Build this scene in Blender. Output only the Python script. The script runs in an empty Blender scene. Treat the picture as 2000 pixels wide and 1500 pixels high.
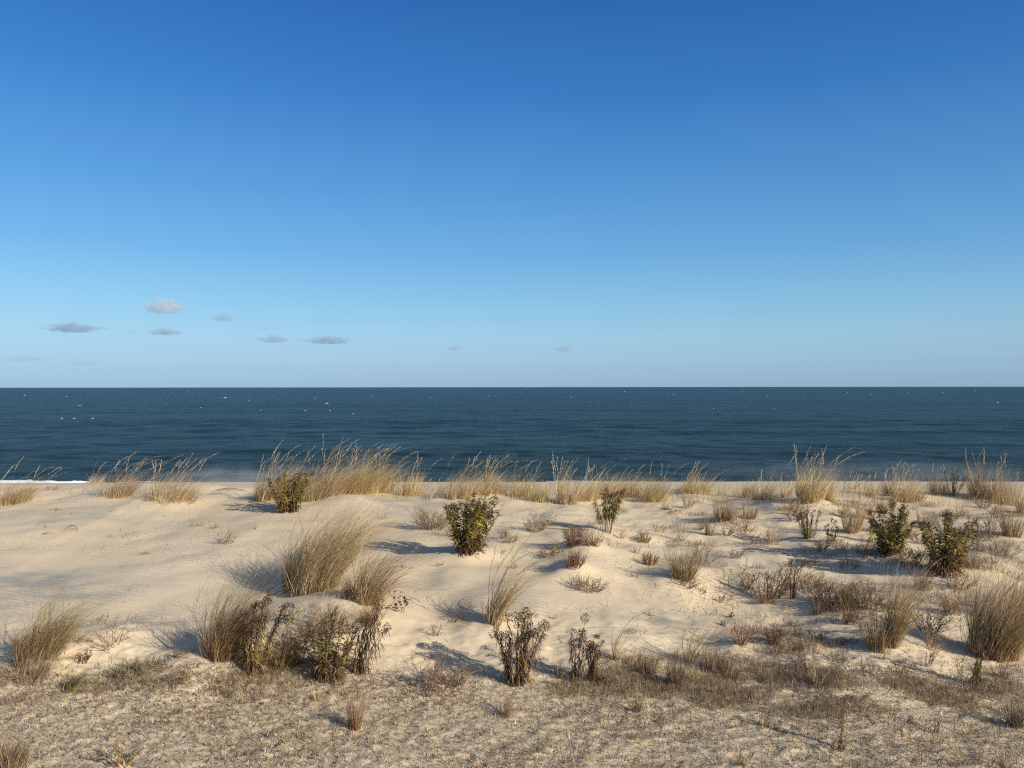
import bpy, math, random
import numpy as np
from mathutils import Vector, Matrix

R = math.radians
scene = bpy.context.scene
col = scene.collection

# ---------------------------------------------------------------- camera
CAM_Z = 2.7
cam_data = bpy.data.cameras.new('camera')
cam = bpy.data.objects.new('camera', cam_data); col.objects.link(cam)
cam_data.sensor_width = 36.0
cam_data.lens = 27.0
cam_data.clip_start = 0.1
cam_data.clip_end = 200000.0
cam.location = (0, 0, CAM_Z)
cam.rotation_euler = (R(90.229), R(0.06), 0)
scene.camera = cam

# ---------------------------------------------------------------- light
SUN_EL, SUN_AZ = R(24.0), math.atan2(0.80, -0.60)     # azimuth from +Y towards +X
to_sun = Vector((math.sin(SUN_AZ) * math.cos(SUN_EL), math.cos(SUN_AZ) * math.cos(SUN_EL), math.sin(SUN_EL)))
world = bpy.data.worlds.new('World'); scene.world = world
world.use_nodes = True
nt = world.node_tree; nt.nodes.clear()
wo = nt.nodes.new('ShaderNodeOutputWorld'); bg = nt.nodes.new('ShaderNodeBackground')
sky = nt.nodes.new('ShaderNodeTexSky'); sky.sky_type = 'NISHITA'
sky.sun_disc = False; sky.sun_elevation = SUN_EL; sky.sun_rotation = SUN_AZ
sky.altitude = 0; sky.air_density = 1.0; sky.dust_density = 0.15; sky.ozone_density = 4.0
# clear autumn sky: the atmosphere model, graded by elevation and by angle from the sun
geo = nt.nodes.new('ShaderNodeTexCoord'); sepw = nt.nodes.new('ShaderNodeSeparateXYZ')
nt.links.new(geo.outputs['Generated'], sepw.inputs[0])
rampw = nt.nodes.new('ShaderNodeValToRGB'); nt.links.new(sepw.outputs['Z'], rampw.inputs['Fac'])
def lin(c): return tuple(((v / 255) / 12.92 if v / 255 <= .04045 else ((v / 255 + .055) / 1.055) ** 2.4) for v in c)
stops = [(0.0, (151,184,211)), (.018, (157,192,217)), (.037, (162,200,224)), (.064, (161,206,231)), (.104, (143,199,233)), (.168, (113,177,229)),
         (.243, (90,156,218)), (.353, (60,126,199)), (.45, (45,106,179)), (.70, (40,80,132)), (1.0, (38,68,108))]
el = rampw.color_ramp.elements
el[0].position, el[0].color = 0, (*lin(stops[0][1]), 1); el[1].position, el[1].color = 1, (*lin(stops[-1][1]), 1)
for p_, c_ in stops[1:-1]:
    e_ = el.new(p_); e_.color = (*lin(c_), 1)
azr = nt.nodes.new('ShaderNodeMapRange'); nt.links.new(sepw.outputs['X'], azr.inputs['Value'])
azr.inputs['From Min'].default_value = -.6; azr.inputs['From Max'].default_value = .6
azr.inputs['To Min'].default_value = 1.11 / .115; azr.inputs['To Max'].default_value = .86 / .115
scw = nt.nodes.new('ShaderNodeVectorMath'); scw.operation = 'SCALE'
nt.links.new(rampw.outputs[0], scw.inputs[0]); nt.links.new(azr.outputs[0], scw.inputs['Scale'])
mixw = nt.nodes.new('ShaderNodeMix'); mixw.data_type = 'RGBA'; mixw.inputs[0].default_value = .97
nt.links.new(sky.outputs[0], mixw.inputs[6]); nt.links.new(scw.outputs[0], mixw.inputs[7])
bg.inputs['Strength'].default_value = 0.100
# paler, hazier sky on the sun's side (behind the camera)
dsun = nt.nodes.new('ShaderNodeVectorMath'); dsun.operation = 'DOT_PRODUCT'; nt.links.new(geo.outputs['Generated'], dsun.inputs[0])
dsun.inputs[1].default_value = to_sun
gl = nt.nodes.new('ShaderNodeMapRange'); gl.inputs['From Min'].default_value = .12; gl.inputs['From Max'].default_value = .9; gl.inputs['To Max'].default_value = .9
nt.links.new(dsun.outputs['Value'], gl.inputs['Value'])
mixg = nt.nodes.new('ShaderNodeMix'); mixg.data_type = 'RGBA'; nt.links.new(gl.outputs[0], mixg.inputs[0])
nt.links.new(mixw.outputs[2], mixg.inputs[6]); mixg.inputs[7].default_value = (.22 / .115, .25 / .115, .30 / .115, 1)
nt.links.new(mixg.outputs[2], bg.inputs['Color']); nt.links.new(bg.outputs[0], wo.inputs['Surface'])
sun_data = bpy.data.lights.new('sun', 'SUN'); sun_data.energy = 5.0; sun_data.angle = R(0.53)
sun_data.color = (1.0, 0.925, 0.80)
sun = bpy.data.objects.new('sun', sun_data); col.objects.link(sun)
sun.rotation_euler = to_sun.to_track_quat('Z', 'Y').to_euler()
scene.view_settings.view_transform = 'Standard'; scene.view_settings.look = 'None'
scene.view_settings.exposure = 0.2; scene.view_settings.gamma = 1.0
scene.view_settings.use_curve_mapping = False
scene.render.engine = 'CYCLES'
scene.cycles.volume_bounces = 3
scene.cycles.max_bounces = 12
scene.cycles.use_denoising = False
scene.cycles.filter_width = 1.2
scene.render.filter_size = 1.2

# ---------------------------------------------------------------- noise
def _hash(ix, iy, seed):
    h = (ix.astype(np.int64) * 374761393 + iy.astype(np.int64) * 668265263 + seed * 2147483647) & 0xffffffff
    h = ((h ^ (h >> 13)) * 1274126177) & 0xffffffff
    h = ((h ^ (h >> 15)) * 2246822519) & 0xffffffff
    return (h ^ (h >> 16)) / 4294967295.0
def vnoise(x, y, seed=0):
    x = np.asarray(x, float); y = np.asarray(y, float)
    ix = np.floor(x); iy = np.floor(y); fx = x - ix; fy = y - iy
    fx = fx * fx * fx * (fx * (fx * 6 - 15) + 10); fy = fy * fy * fy * (fy * (fy * 6 - 15) + 10)
    a = _hash(ix, iy, seed); b = _hash(ix + 1, iy, seed); c = _hash(ix, iy + 1, seed); d = _hash(ix + 1, iy + 1, seed)
    return ((a * (1 - fx) + b * fx) * (1 - fy) + (c * (1 - fx) + d * fx) * fy) * 2 - 1
def fbm(x, y, seed=0, octv=4, gain=0.5):
    s = 0; a = 1.0; t = 0
    for i in range(octv):
        s = s + a * vnoise(x * 2 ** i + 17.3 * i, y * 2 ** i - 9.1 * i, seed + i); t += a; a *= gain
    return s / t
def sstep(a, b, x):
    t = np.clip((x - a) / (b - a), 0, 1); return t * t * (3 - 2 * t)

# ---------------------------------------------------------------- terrain
SEA_Z = -3.8
_py = np.linspace(-200, 17.2, 22000)
_pz = np.interp(_py, [-200, 6.4, 7.4, 8.6, 10.0, 13.0, 16.4, 17.2], [0, 0, .05, .12, .22, .37, .5, .5])
_k = np.hanning(91); _k /= _k.sum()
_pz = np.convolve(np.pad(_pz, 45, mode='edge'), _k, 'valid')
CRX = [-60, -11.5, -7.2, -6.6, -5.8, -5.2, -4.2, -3.2, -2.4, 0, 3, 6, 9, 11, 60]
CRZ = [.50, .50, .52, .40, .36, .42, .48, .47, .40, .40, .37, .35, .36, .33, .33]
def beach_line(Y):
    return -0.09 - (Y - 20) * 0.1135
def base_H(x, Y):
    x = np.asarray(x, float); Y = np.asarray(Y, float)
    c = np.interp(x, CRX, CRZ) + 0.035 * vnoise(x * .9, x * 0 + 3.3, 5) + 0.03 * vnoise(x * 2.1, x * 0 + 8.3, 6)
    f = np.interp(np.minimum(Y, 17.2), _py, _pz) * (1 + (c / 0.5 - 1) * sstep(9, 16.4, Y))
    # broad undulations of the dune face, livelier where the plants stand
    amp = sstep(6.8, 9.0, Y) * (1 - sstep(15.5, 17.5, Y))
    side = 0.45 + 0.55 * sstep(-3.0, 1.5, x)
    f = f + amp * side * (0.125 * vnoise(x * .42 + 1.7, Y * .38 + 4.2, 11) + 0.04 * vnoise(x * 1.0, Y * .9, 12))
    f = f + amp * side * 0.032 * vnoise(x * 2.6, Y * 2.4, 13)
    t = sstep(17.0, 20.5, Y)
    b = np.where(Y > 19, beach_line(np.maximum(Y, 16)), beach_line(np.maximum(Y, 16)))
    b = b + 0.03 * vnoise(x * .15, Y * .3, 15)
    return f * (1 - t) + b * t
cam_M = Matrix.LocRotScale(Vector(cam.location), cam.rotation_euler, None)
def ray(px, py):
    v = cam_M.to_3x3() @ Vector(((px - 1000) / 1500.0, -(py - 750) / 1500.0, -1.0))
    return v.x / v.y, v.z / v.y
_Y = np.geomspace(2.5, 60, 3500)
def at(px, py, H):
    sx, sz = ray(px, py)
    z = CAM_Z + sz * _Y
    h = H(sx * _Y, _Y)
    i = np.argmax(z <= h) if np.any(z <= h) else len(_Y) - 1
    return float(sx * _Y[i]), float(_Y[i])
# sand hummocks caught by the plants: photo place, radius, height
MOUND_SPOTS = [(650,1215,1.0,.20),(915,1085,.55,.12),(1185,1045,.5,.10),(1140,1070,.45,.13),(1120,1110,.35,.10),
    (1335,1135,.6,.14),(1575,985,.7,.12),(1740,1275,.6,.14),(1850,1125,.8,.12),(235,1265,.75,.16),(690,985,.9,.16),
    (1450,1265,.4,.06),(1540,1275,.5,.12),(1640,1200,.8,.12),(80,1290,.6,.12),(960,1225,.4,.08),(430,1290,.6,.10),
    (210,975,.7,.10),(330,980,.8,.12),(1415,1020,.6,.10),(1735,1085,.7,.10),(1960,1120,.9,.14),(1130,1255,.8,.05),
    (1000,1070,.5,.07),(1260,1060,.4,.07),(1575,1060,.5,.08),(1660,1050,.5,.08),(370,1320,.6,.08),(1660,1350,.7,.08)]
MOUNDS = []
for px, py, r, h in MOUND_SPOTS:
    mx, my = at(px, py, base_H); MOUNDS.append((mx, my, r, h))
def H(x, Y):
    z = base_H(x, Y)
    for mx, my, r, h in MOUNDS:
        d2 = ((x - mx) ** 2 + ((Y - my) * 0.9) ** 2) / (r * r)
        z = z + h * np.exp(-d2 * 1.6)
    # wind-scoured ledge texture in the foreground flat
    rough = (1 - sstep(6.7, 8.2, Y + 0.9 * vnoise(x * .7, Y * .7, 31))) * (Y < 20)
    z = z + rough * (0.012 * fbm(x * 3.2, Y * 3.6, 21, 2) + 0.034 * np.abs(fbm(x * 6.5, Y * 8.5, 23, 3, .7))  )
    pock = sstep(-1.5, 3.5, x) * sstep(8, 9, Y) * (1 - sstep(15, 17, Y)) * 0.35 + sstep(6.6, 7.6, Y) * (1 - sstep(8, 9, Y)) * .5
    z = z + pock * 0.05 * fbm(x * 4.5, Y * 4.5, 25, 3)
    return z
def atH(px, py): return at(px, py, H)

# ---------------------------------------------------------------- mesh helpers
def new_obj(name, V, F, mat=None, parent=None, tint=None, smooth=True):
    V = np.asarray(V, dtype=np.float32); me = bpy.data.meshes.new(name)
    F = np.asarray(F, dtype=np.int32); n, k = F.shape
    me.vertices.add(len(V)); me.vertices.foreach_set('co', V.ravel())
    me.loops.add(n * k); me.loops.foreach_set('vertex_index', F.ravel())
    me.polygons.add(n); me.polygons.foreach_set('loop_start', np.arange(0, n * k, k, dtype=np.int32))
    me.polygons.foreach_set('loop_total', np.full(n, k, dtype=np.int32))
    if smooth: me.polygons.foreach_set('use_smooth', np.ones(n, dtype=bool))
    me.update(calc_edges=True)
    if tint is not None:
        a = me.color_attributes.new('tint', 'FLOAT_COLOR', 'POINT')
        c = np.ones((len(V), 4), dtype=np.float32); c[:, :3] = tint
        a.data.foreach_set('color', c.ravel())
    o = bpy.data.objects.new(name, me); col.objects.link(o)
    if mat: me.materials.append(mat)
    if parent: o.parent = parent
    return o
def tag(o, label=None, cat=None, group=None, kind=None):
    if label: o['label'] = label
    if cat: o['category'] = cat
    if group: o['group'] = group
    if kind: o['kind'] = kind
    return o
def empty(name, loc):
    o = bpy.data.objects.new(name, None); col.objects.link(o); o.location = loc; o.empty_display_size = .1
    return o
def ribbons(P, W, side, C):
    """P (N,S,3) centre lines, W (N,S) half widths, side (N,3) or (N,S,3), C (N,3) or (N,S,3) tint"""
    N, S, _ = P.shape
    if side.ndim == 2: side = np.repeat(side[:, None], S, 1)
    if C.ndim == 2: C = np.repeat(C[:, None], S, 1)
    L = P - side * W[..., None]; Q = P + side * W[..., None]
    V = np.stack([L, Q], 2).reshape(-1, 3)
    i = (np.arange(N)[:, None] * S + np.arange(S - 1)[None]).ravel() * 2
    F = np.stack([i, i + 1, i + 3, i + 2], 1)
    return V, F, np.repeat(C.reshape(-1, 3), 2, 0)
def tubes(P, W, C, K=3):
    N, S, _ = P.shape
    T = np.gradient(P, axis=1); T /= np.linalg.norm(T, axis=2, keepdims=True) + 1e-9
    up = np.zeros_like(T); up[..., 0] = 0.3; up[..., 1] = 1.0
    A = np.cross(T, up); A /= np.linalg.norm(A, axis=2, keepdims=True) + 1e-9
    B = np.cross(T, A)
    if C.ndim == 2: C = np.repeat(C[:, None], S, 1)
    ring = [P + W[..., None] * (A * math.cos(6.2832 * k / K) + B * math.sin(6.2832 * k / K)) for k in range(K)]
    V = np.stack(ring, 2).reshape(-1, 3)
    base = (np.arange(N)[:, None] * S + np.arange(S - 1)[None]).ravel() * K
    F = np.concatenate([np.stack([base + k, base + (k + 1) % K, base + K + (k + 1) % K, base + K + k], 1) for k in range(K)])
    return V, F, np.repeat(C.reshape(-1, 3), K, 0)
def join(parts):
    V, F, C, n = [], [], [], 0
    for v, f, c in parts:
        V.append(v); F.append(f + n); C.append(c); n += len(v)
    return np.concatenate(V), np.concatenate(F), np.concatenate(C)

# ---------------------------------------------------------------- materials
def mat_new(name):
    m = bpy.data.materials.new(name); m.use_nodes = True; t = m.node_tree; t.nodes.clear()
    out = t.nodes.new('ShaderNodeOutputMaterial')
    return m, t, out
def N(t, typ, **kw):
    n = t.nodes.new(typ)
    for k, v in kw.items():
        if k in n.inputs.keys(): n.inputs[k].default_value = v
        else: setattr(n, k, v)
    return n
def plant_mat(name, trans=0.25, rough=0.6, var=0.35, scale=18):
    m, t, out = mat_new(name)
    at_ = N(t, 'ShaderNodeAttribute', attribute_name='tint')
    tc = N(t, 'ShaderNodeTexCoord')
    no = N(t, 'ShaderNodeTexNoise', Scale=scale, Detail=2.0)
    t.links.new(tc.outputs['Object'], no.inputs['Vector'])
    mr = N(t, 'ShaderNodeMapRange'); mr.inputs['To Min'].default_value = 1 - var; mr.inputs['To Max'].default_value = 1 + var
    mr.inputs['From Min'].default_value = .3; mr.inputs['From Max'].default_value = .7
    t.links.new(no.outputs['Fac'], mr.inputs['Value'])
    mx = N(t, 'ShaderNodeVectorMath', operation='SCALE')
    t.links.new(at_.outputs['Color'], mx.inputs[0]); t.links.new(mr.outputs[0], mx.inputs['Scale'])
    p = N(t, 'ShaderNodeBsdfPrincipled', Roughness=rough)
    p.inputs['Specular IOR Level'].default_value = 0.3
    tr = N(t, 'ShaderNodeBsdfTranslucent'); mixs = N(t, 'ShaderNodeMixShader', Fac=trans)
    mixs.inputs[0].default_value = trans
    t.links.new(mx.outputs[0], p.inputs['Base Color']); t.links.new(mx.outputs[0], tr.inputs['Color'])
    t.links.new(p.outputs[0], mixs.inputs[1]); t.links.new(tr.outputs[0], mixs.inputs[2])
    t.links.new(mixs.outputs[0], out.inputs['Surface'])
    return m
M_GRASS = plant_mat('dry_grass', .28, .55, .25)
M_LEAF = plant_mat('leaf', .36, .6, .3, 30)
M_STEM = plant_mat('stem', .02, .75, .3, 25)
M_HEAD = plant_mat('seed_head', .12, .9, .35, 60)

def ramp(t, pts):
    r = N(t, 'ShaderNodeValToRGB'); e = r.color_ramp.elements
    e[0].position, e[0].color = pts[0][0], (*pts[0][1], 1); e[1].position, e[1].color = pts[-1][0], (*pts[-1][1], 1)
    for p, c in pts[1:-1]:
        x = e.new(p); x.color = (*c, 1)
    return r
def sand_material():
    m, t, out = mat_new('dune_sand')
    L = t.links.new
    tc = N(t, 'ShaderNodeTexCoord')
    big = N(t, 'ShaderNodeTexNoise', Scale=.35, Detail=4.0, Roughness=.6); L(tc.outputs['Object'], big.inputs['Vector'])
    cr = ramp(t, [(.30, (.63, .512, .345)), (.5, (.70, .568, .388)), (.72, (.75, .620, .432))]); L(big.outputs['Fac'], cr.inputs['Fac'])
    # dark mineral grains lying in wind-drawn streaks
    mp = N(t, 'ShaderNodeMapping'); mp.inputs['Scale'].default_value = (1.0, 2.6, 1.0); mp.inputs['Rotation'].default_value = (0, 0, R(14))
    L(tc.outputs['Object'], mp.inputs['Vector'])
    st = N(t, 'ShaderNodeTexNoise', Scale=1.1, Detail=8.0, Roughness=.72, Distortion=.6); L(mp.outputs[0], st.inputs['Vector'])
    sr = N(t, 'ShaderNodeMapRange'); sr.inputs['From Min'].default_value = .54; sr.inputs['From Max'].default_value = .72; sr.inputs['To Max'].default_value = .36
    L(st.outputs['Fac'], sr.inputs['Value'])
    mx = N(t, 'ShaderNodeMix', data_type='RGBA'); L(sr.outputs[0], mx.inputs[0]); L(cr.outputs[0], mx.inputs[6]); mx.inputs[7].default_value = (.40, .37, .33, 1)
    mn = N(t, 'ShaderNodeAttribute', attribute_name='mineral_shade')  # dark sand patches, some of them slope shade painted into the colour
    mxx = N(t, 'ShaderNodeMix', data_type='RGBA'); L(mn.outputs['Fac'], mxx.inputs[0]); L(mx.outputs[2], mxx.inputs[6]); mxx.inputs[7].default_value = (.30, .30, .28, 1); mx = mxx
    # grain speckle
    gr = N(t, 'ShaderNodeTexNoise', Scale=160.0, Detail=3.0, Roughness=.8); L(tc.outputs['Object'], gr.inputs['Vector'])
    gm = N(t, 'ShaderNodeMapRange'); gm.inputs['From Min'].default_value = .25; gm.inputs['From Max'].default_value = .75; gm.inputs['To Min'].default_value = .90; gm.inputs['To Max'].default_value = 1.08
    L(gr.outputs['Fac'], gm.inputs['Value'])
    # zone of shell and litter crumbs: attribute painted where the ground is rough
    az = N(t, 'ShaderNodeAttribute', attribute_name='rough')
    cb = N(t, 'ShaderNodeTexNoise', Scale=22.0, Detail=5.0, Roughness=.75); L(tc.outputs['Object'], cb.inputs['Vector'])
    cm = N(t, 'ShaderNodeMapRange'); cm.inputs['From Min'].default_value = .44; cm.inputs['From Max'].default_value = .66; cm.inputs['To Max'].default_value = .6
    L(cb.outputs['Fac'], cm.inputs['Value'])
    mu = N(t, 'ShaderNodeMath', operation='MULTIPLY'); L(cm.outputs[0], mu.inputs[0]); L(az.outputs['Fac'], mu.inputs[1])
    m2 = N(t, 'ShaderNodeMix', data_type='RGBA'); L(mu.outputs[0], m2.inputs[0]); L(mx.outputs[2], m2.inputs[6]); m2.inputs[7].default_value = (.26, .215, .155, 1)
    sc = N(t, 'ShaderNodeVectorMath', operation='SCALE'); L(m2.outputs[2], sc.inputs[0]); L(gm.outputs[0], sc.inputs['Scale'])
    p = N(t, 'ShaderNodeBsdfPrincipled', Roughness=.95); p.inputs['Specular IOR Level'].default_value = .10
    L(sc.outputs[0], p.inputs['Base Color'])
    # ripples, grains
    rp = N(t, 'ShaderNodeMapping'); rp.inputs['Rotation'].default_value = (0, 0, R(-62)); L(tc.outputs['Object'], rp.inputs['Vector'])
    wv = N(t, 'ShaderNodeTexWave', Scale=3.4, Distortion=5.0, Detail=3.0); wv.inputs['Detail Scale'].default_value = 1.4
    L(rp.outputs[0], wv.inputs['Vector'])
    rm = N(t, 'ShaderNodeTexNoise', Scale=.55, Detail=3.0); L(tc.outputs['Object'], rm.inputs['Vector'])
    rr = N(t, 'ShaderNodeMapRange'); rr.inputs['From Min'].default_value = .42; rr.inputs['From Max'].default_value = .62
    L(rm.outputs['Fac'], rr.inputs['Value'])
    wm = N(t, 'ShaderNodeMath', operation='MULTIPLY'); L(wv.outputs['Fac'], wm.inputs[0]); L(rr.outputs[0], wm.inputs[1])
    b1 = N(t, 'ShaderNodeBump', Strength=.7, Distance=.012); L(wm.outputs[0], b1.inputs['Height'])
    n3 = N(t, 'ShaderNodeTexNoise', Scale=30.0, Detail=8.0, Roughness=.75); L(tc.outputs['Object'], n3.inputs['Vector'])
    hz = N(t, 'ShaderNodeMath', operation='MULTIPLY_ADD'); L(az.outputs['Fac'], hz.inputs[0]); hz.inputs[1].default_value = .8; hz.inputs[2].default_value = .22
    hm = N(t, 'ShaderNodeMath', operation='MULTIPLY'); L(n3.outputs['Fac'], hm.inputs[0]); L(hz.outputs[0], hm.inputs[1])
    b2 = N(t, 'ShaderNodeBump', Strength=.7, Distance=.014); L(hm.outputs[0], b2.inputs['Height']); L(b1.outputs[0], b2.inputs['Normal'])
    L(b2.outputs[0], p.inputs['Normal'])
    L(p.outputs[0], out.inputs['Surface'])
    return m
M_SAND = sand_material()

# ---------------------------------------------------------------- the ground: one sheet
def axis(segs):
    out = [segs[0][0]]
    for a, b, n in segs: out += list(np.linspace(a, b, n + 1)[1:])
    return np.array(out)
gx = np.concatenate([-np.geomspace(2500, 16, 40)[:-1], np.linspace(-16, -7.5, 150)[:-1], np.linspace(-7.5, 7.5, 520)[:-1], np.linspace(7.5, 16, 150)[:-1], np.geomspace(16, 2500, 40)])
gy = np.concatenate([-np.geomspace(2500, 1, 30)[:-1], np.linspace(-1, 3.0, 60)[:-1], np.linspace(3, 9, 260)[:-1], np.linspace(9, 21, 260)[:-1], np.linspace(21, 62, 90)[:-1], np.linspace(62, 160, 12)])
GX, GY = np.meshgrid(gx, gy)
GZ = H(GX, GY)
GZ = np.where(GY > 62, beach_line(62) - (GY - 62) * .05, GZ)
nxg, nyg = len(gx), len(gy)
idx = (np.arange(nyg - 1)[:, None] * nxg + np.arange(nxg - 1)[None]).ravel()
gf = np.stack([idx, idx + 1, idx + 1 + nxg, idx + nxg], 1)
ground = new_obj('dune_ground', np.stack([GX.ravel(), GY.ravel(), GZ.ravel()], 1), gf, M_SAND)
ra = ground.data.attributes.new('rough', 'FLOAT', 'POINT')
def rough_zone(x, Y):
    edge = 7.05 + .35 * vnoise(x * .8, Y * .5, 41) + .25 * sstep(1, 4, x)
    return 1 - sstep(edge - .35, edge + .25, Y)
ra.data.foreach_set('value', rough_zone(GX, GY).ravel().astype(np.float32))
ma = ground.data.attributes.new('mineral_shade', 'FLOAT', 'POINT')
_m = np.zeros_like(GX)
for px_, py_, rx, ry, k_ in [(60,1135,1.1,.55,.75),(150,1160,.8,.35,.6),(20,1180,.8,.4,.5),(330,1230,.6,.3,.35),(120,1010,1.6,.8,.4),(780,990,1.2,1.0,.45),(860,1140,.7,.4,.3),(1290,1205,.5,.4,.5),(1330,1215,.4,.2,.4),(1430,1085,1.0,.6,.35),(1960,1075,1.0,.5,.4),(1000,1170,.8,.4,.3)]:  # dark mineral sand, plus shade on slopes turned from the sun, painted in
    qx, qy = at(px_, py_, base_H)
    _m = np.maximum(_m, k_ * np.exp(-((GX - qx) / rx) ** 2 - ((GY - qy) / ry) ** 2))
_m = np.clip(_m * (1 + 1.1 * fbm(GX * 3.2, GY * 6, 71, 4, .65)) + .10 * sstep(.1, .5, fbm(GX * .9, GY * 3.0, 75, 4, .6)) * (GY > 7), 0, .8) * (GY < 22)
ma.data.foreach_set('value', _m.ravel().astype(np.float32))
tag(ground, 'pale tan dune sand from the littered flat up to the crest and beach', 'ground', kind='structure')

# ---------------------------------------------------------------- the sea
def water_material():
    m, t, out = mat_new('sea_water'); L = t.links.new
    tc = N(t, 'ShaderNodeTexCoord')
    def noise(scale, sx, sy, det, rgh=.6, rot=0):
        mp = N(t, 'ShaderNodeMapping'); mp.inputs['Scale'].default_value = (sx, sy, 1); mp.inputs['Rotation'].default_value = (0, 0, R(rot))
        L(tc.outputs['Object'], mp.inputs['Vector'])
        n = N(t, 'ShaderNodeTexNoise', Scale=scale, Detail=det, Roughness=rgh); L(mp.outputs[0], n.inputs['Vector']); return n
    band = noise(.02, .22, 2.0, 5, .55, 2)
    cr = ramp(t, [(.42, (.012, .025, .020)), (.5, (.017, .036, .032)), (.58, (.018, .046, .054))]); L(band.outputs['Fac'], cr.inputs['Fac'])
    p = N(t, 'ShaderNodeBsdfPrincipled', Roughness=.33, IOR=1.33); p.inputs['Specular IOR Level'].default_value = .10; L(cr.outputs[0], p.inputs['Base Color'])
    a = noise(.9, .7, 1.5, 6, .65, 8); b = noise(.16, .6, 1.6, 5, .6, -5); c = noise(3.5, .8, 1.2, 3)
    b1 = N(t, 'ShaderNodeBump', Strength=1.0, Distance=1.6); L(b.outputs['Fac'], b1.inputs['Height'])
    b2 = N(t, 'ShaderNodeBump', Strength=1.0, Distance=.42); L(a.outputs['Fac'], b2.inputs['Height']); L(b1.outputs[0], b2.inputs['Normal'])
    b3 = N(t, 'ShaderNodeBump', Strength=.8, Distance=.07); L(c.outputs['Fac'], b3.inputs['Height']); L(b2.outputs[0], b3.inputs['Normal'])
    L(b3.outputs[0], p.inputs['Normal']); L(p.outputs[0], out.inputs['Surface'])
    return m
M_WATER = water_material()
rad = np.concatenate([np.geomspace(44, 420, 520)[:-1], np.geomspace(420, 60000, 70)])
ang = np.concatenate([np.linspace(-88, -52, 40)[:-1], np.linspace(-52, 52, 620)[:-1], np.linspace(52, 88, 40)])
AA, RR = np.meshgrid(np.radians(ang), rad)
# straight shore: rows run parallel to it
WY = RR; WX = np.tan(AA) * RR
rs = np.random.RandomState(7)
WZ = np.zeros_like(WX)
for i in range(46):
    lam = 1.3 * (11.0 ** (i / 45.0)); th = R(rs.normal(0, 26)) + R(8); k = 6.2832 / lam
    amp = .0060 * lam * (.55 if lam > 6 else 1)
    fade = np.clip(1 - RR / (lam * 60), 0, 1)
    ph = k * (WX * math.sin(th) + WY * math.cos(th)) + rs.uniform(0, 6.28) + 1.2 * vnoise(WX / (lam * 5), WY / (lam * 5), 60 + i)
    WZ += amp * fade * np.sin(ph) * (.65 + .6 * vnoise(WX / (lam * 6), WY / (lam * 3), 160 + i))
# gentle rollers coming in
roll = np.sin(WY / 2.6 + 2.6 * vnoise(WX / 26, WY / 22, 77)) * .12 * (.5 + .5 * vnoise(WX / 35, WY / 12, 78)) * np.clip(1 - RR / 320, 0, 1) * sstep(47, 60, WY)
WZ += roll
WZ *= (0.3 + .7 * sstep(46, 58, WY))
WZ += SEA_Z
nw = WX.shape[1]; idx = (np.arange(WX.shape[0] - 1)[:, None] * nw + np.arange(nw - 1)[None]).ravel()
sea = new_obj('sea', np.stack([WX.ravel(), WY.ravel(), WZ.ravel()], 1), np.stack([idx, idx + 1, idx + 1 + nw, idx + nw], 1), M_WATER)
tag(sea, 'dark blue green choppy sea out to the horizon', 'sea', kind='structure')

# surf and whitecaps
m, t, out = mat_new('foam')
p = N(t, 'ShaderNodeBsdfPrincipled', Roughness=.8); no = N(t, 'ShaderNodeTexNoise', Scale=2.5, Detail=5.0)
cr = ramp(t, [(.35, (.50, .55, .58)), (.6, (.80, .82, .83))]); t.links.new(no.outputs['Fac'], cr.inputs['Fac']); t.links.new(cr.outputs[0], p.inputs['Base Color'])
t.links.new(p.outputs[0], out.inputs['Surface']); M_FOAM = m
def foam_ridge(x0, x1, y, w, h, seed, n=220, k=14, zoff=0.0):
    xs = np.linspace(x0, x1, n); u = np.linspace(-1, 1, k); X, U = np.meshgrid(xs, u, indexing='ij')
    ends = np.sqrt(np.clip(1 - ((X - (x0 + x1) / 2) / ((x1 - x0) / 2)) ** 6, 0, 1))
    yy = y + .5 * vnoise(X / 4, X * 0, seed) + U * w * (.6 + .4 * vnoise(X / 1.1, X * 0 + 5, seed + 1)) * ends
    zz = SEA_Z + zoff - .12 + (.12 + h * (.55 + .45 * fbm(X / .8, U * 1.5, seed + 2, 3)) * np.clip(1 - U * U, 0, 1) ** .6) * ends
    i = (np.arange(n - 1)[:, None] * k + np.arange(k - 1)[None]).ravel()
    return np.stack([X.ravel(), yy.ravel(), zz.ravel()], 1), np.stack([i, i + k, i + k + 1, i + 1], 1), np.zeros((n * k, 3))
v, f, c = join([foam_ridge(-66, -28, 52.3, .45, .40, 3, n=520, zoff=.04), foam_ridge(-60, -38, 53.9, .25, .34, 13, n=300)])
tag(new_obj('breaking_wave', v, f, M_FOAM), 'white breaking wave of surf behind the grass on the far crest', 'surf', kind='stuff')
v, f, c = join([foam_ridge(x0, x1, yy, .10, .03, int(x0 * 3 + 500), n=60, k=6, zoff=zo) for x0, x1, yy, zo in
                [(-27, -24, 52.2, .05), (-8, -2, 52.3, .04), (2, 7, 52.4, .04), (12, 16, 52.3, .04)]])
tag(new_obj('swash_foam', v, f, M_FOAM), 'thin broken line of swash foam along the beach edge', 'surf', kind='stuff')
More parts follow.
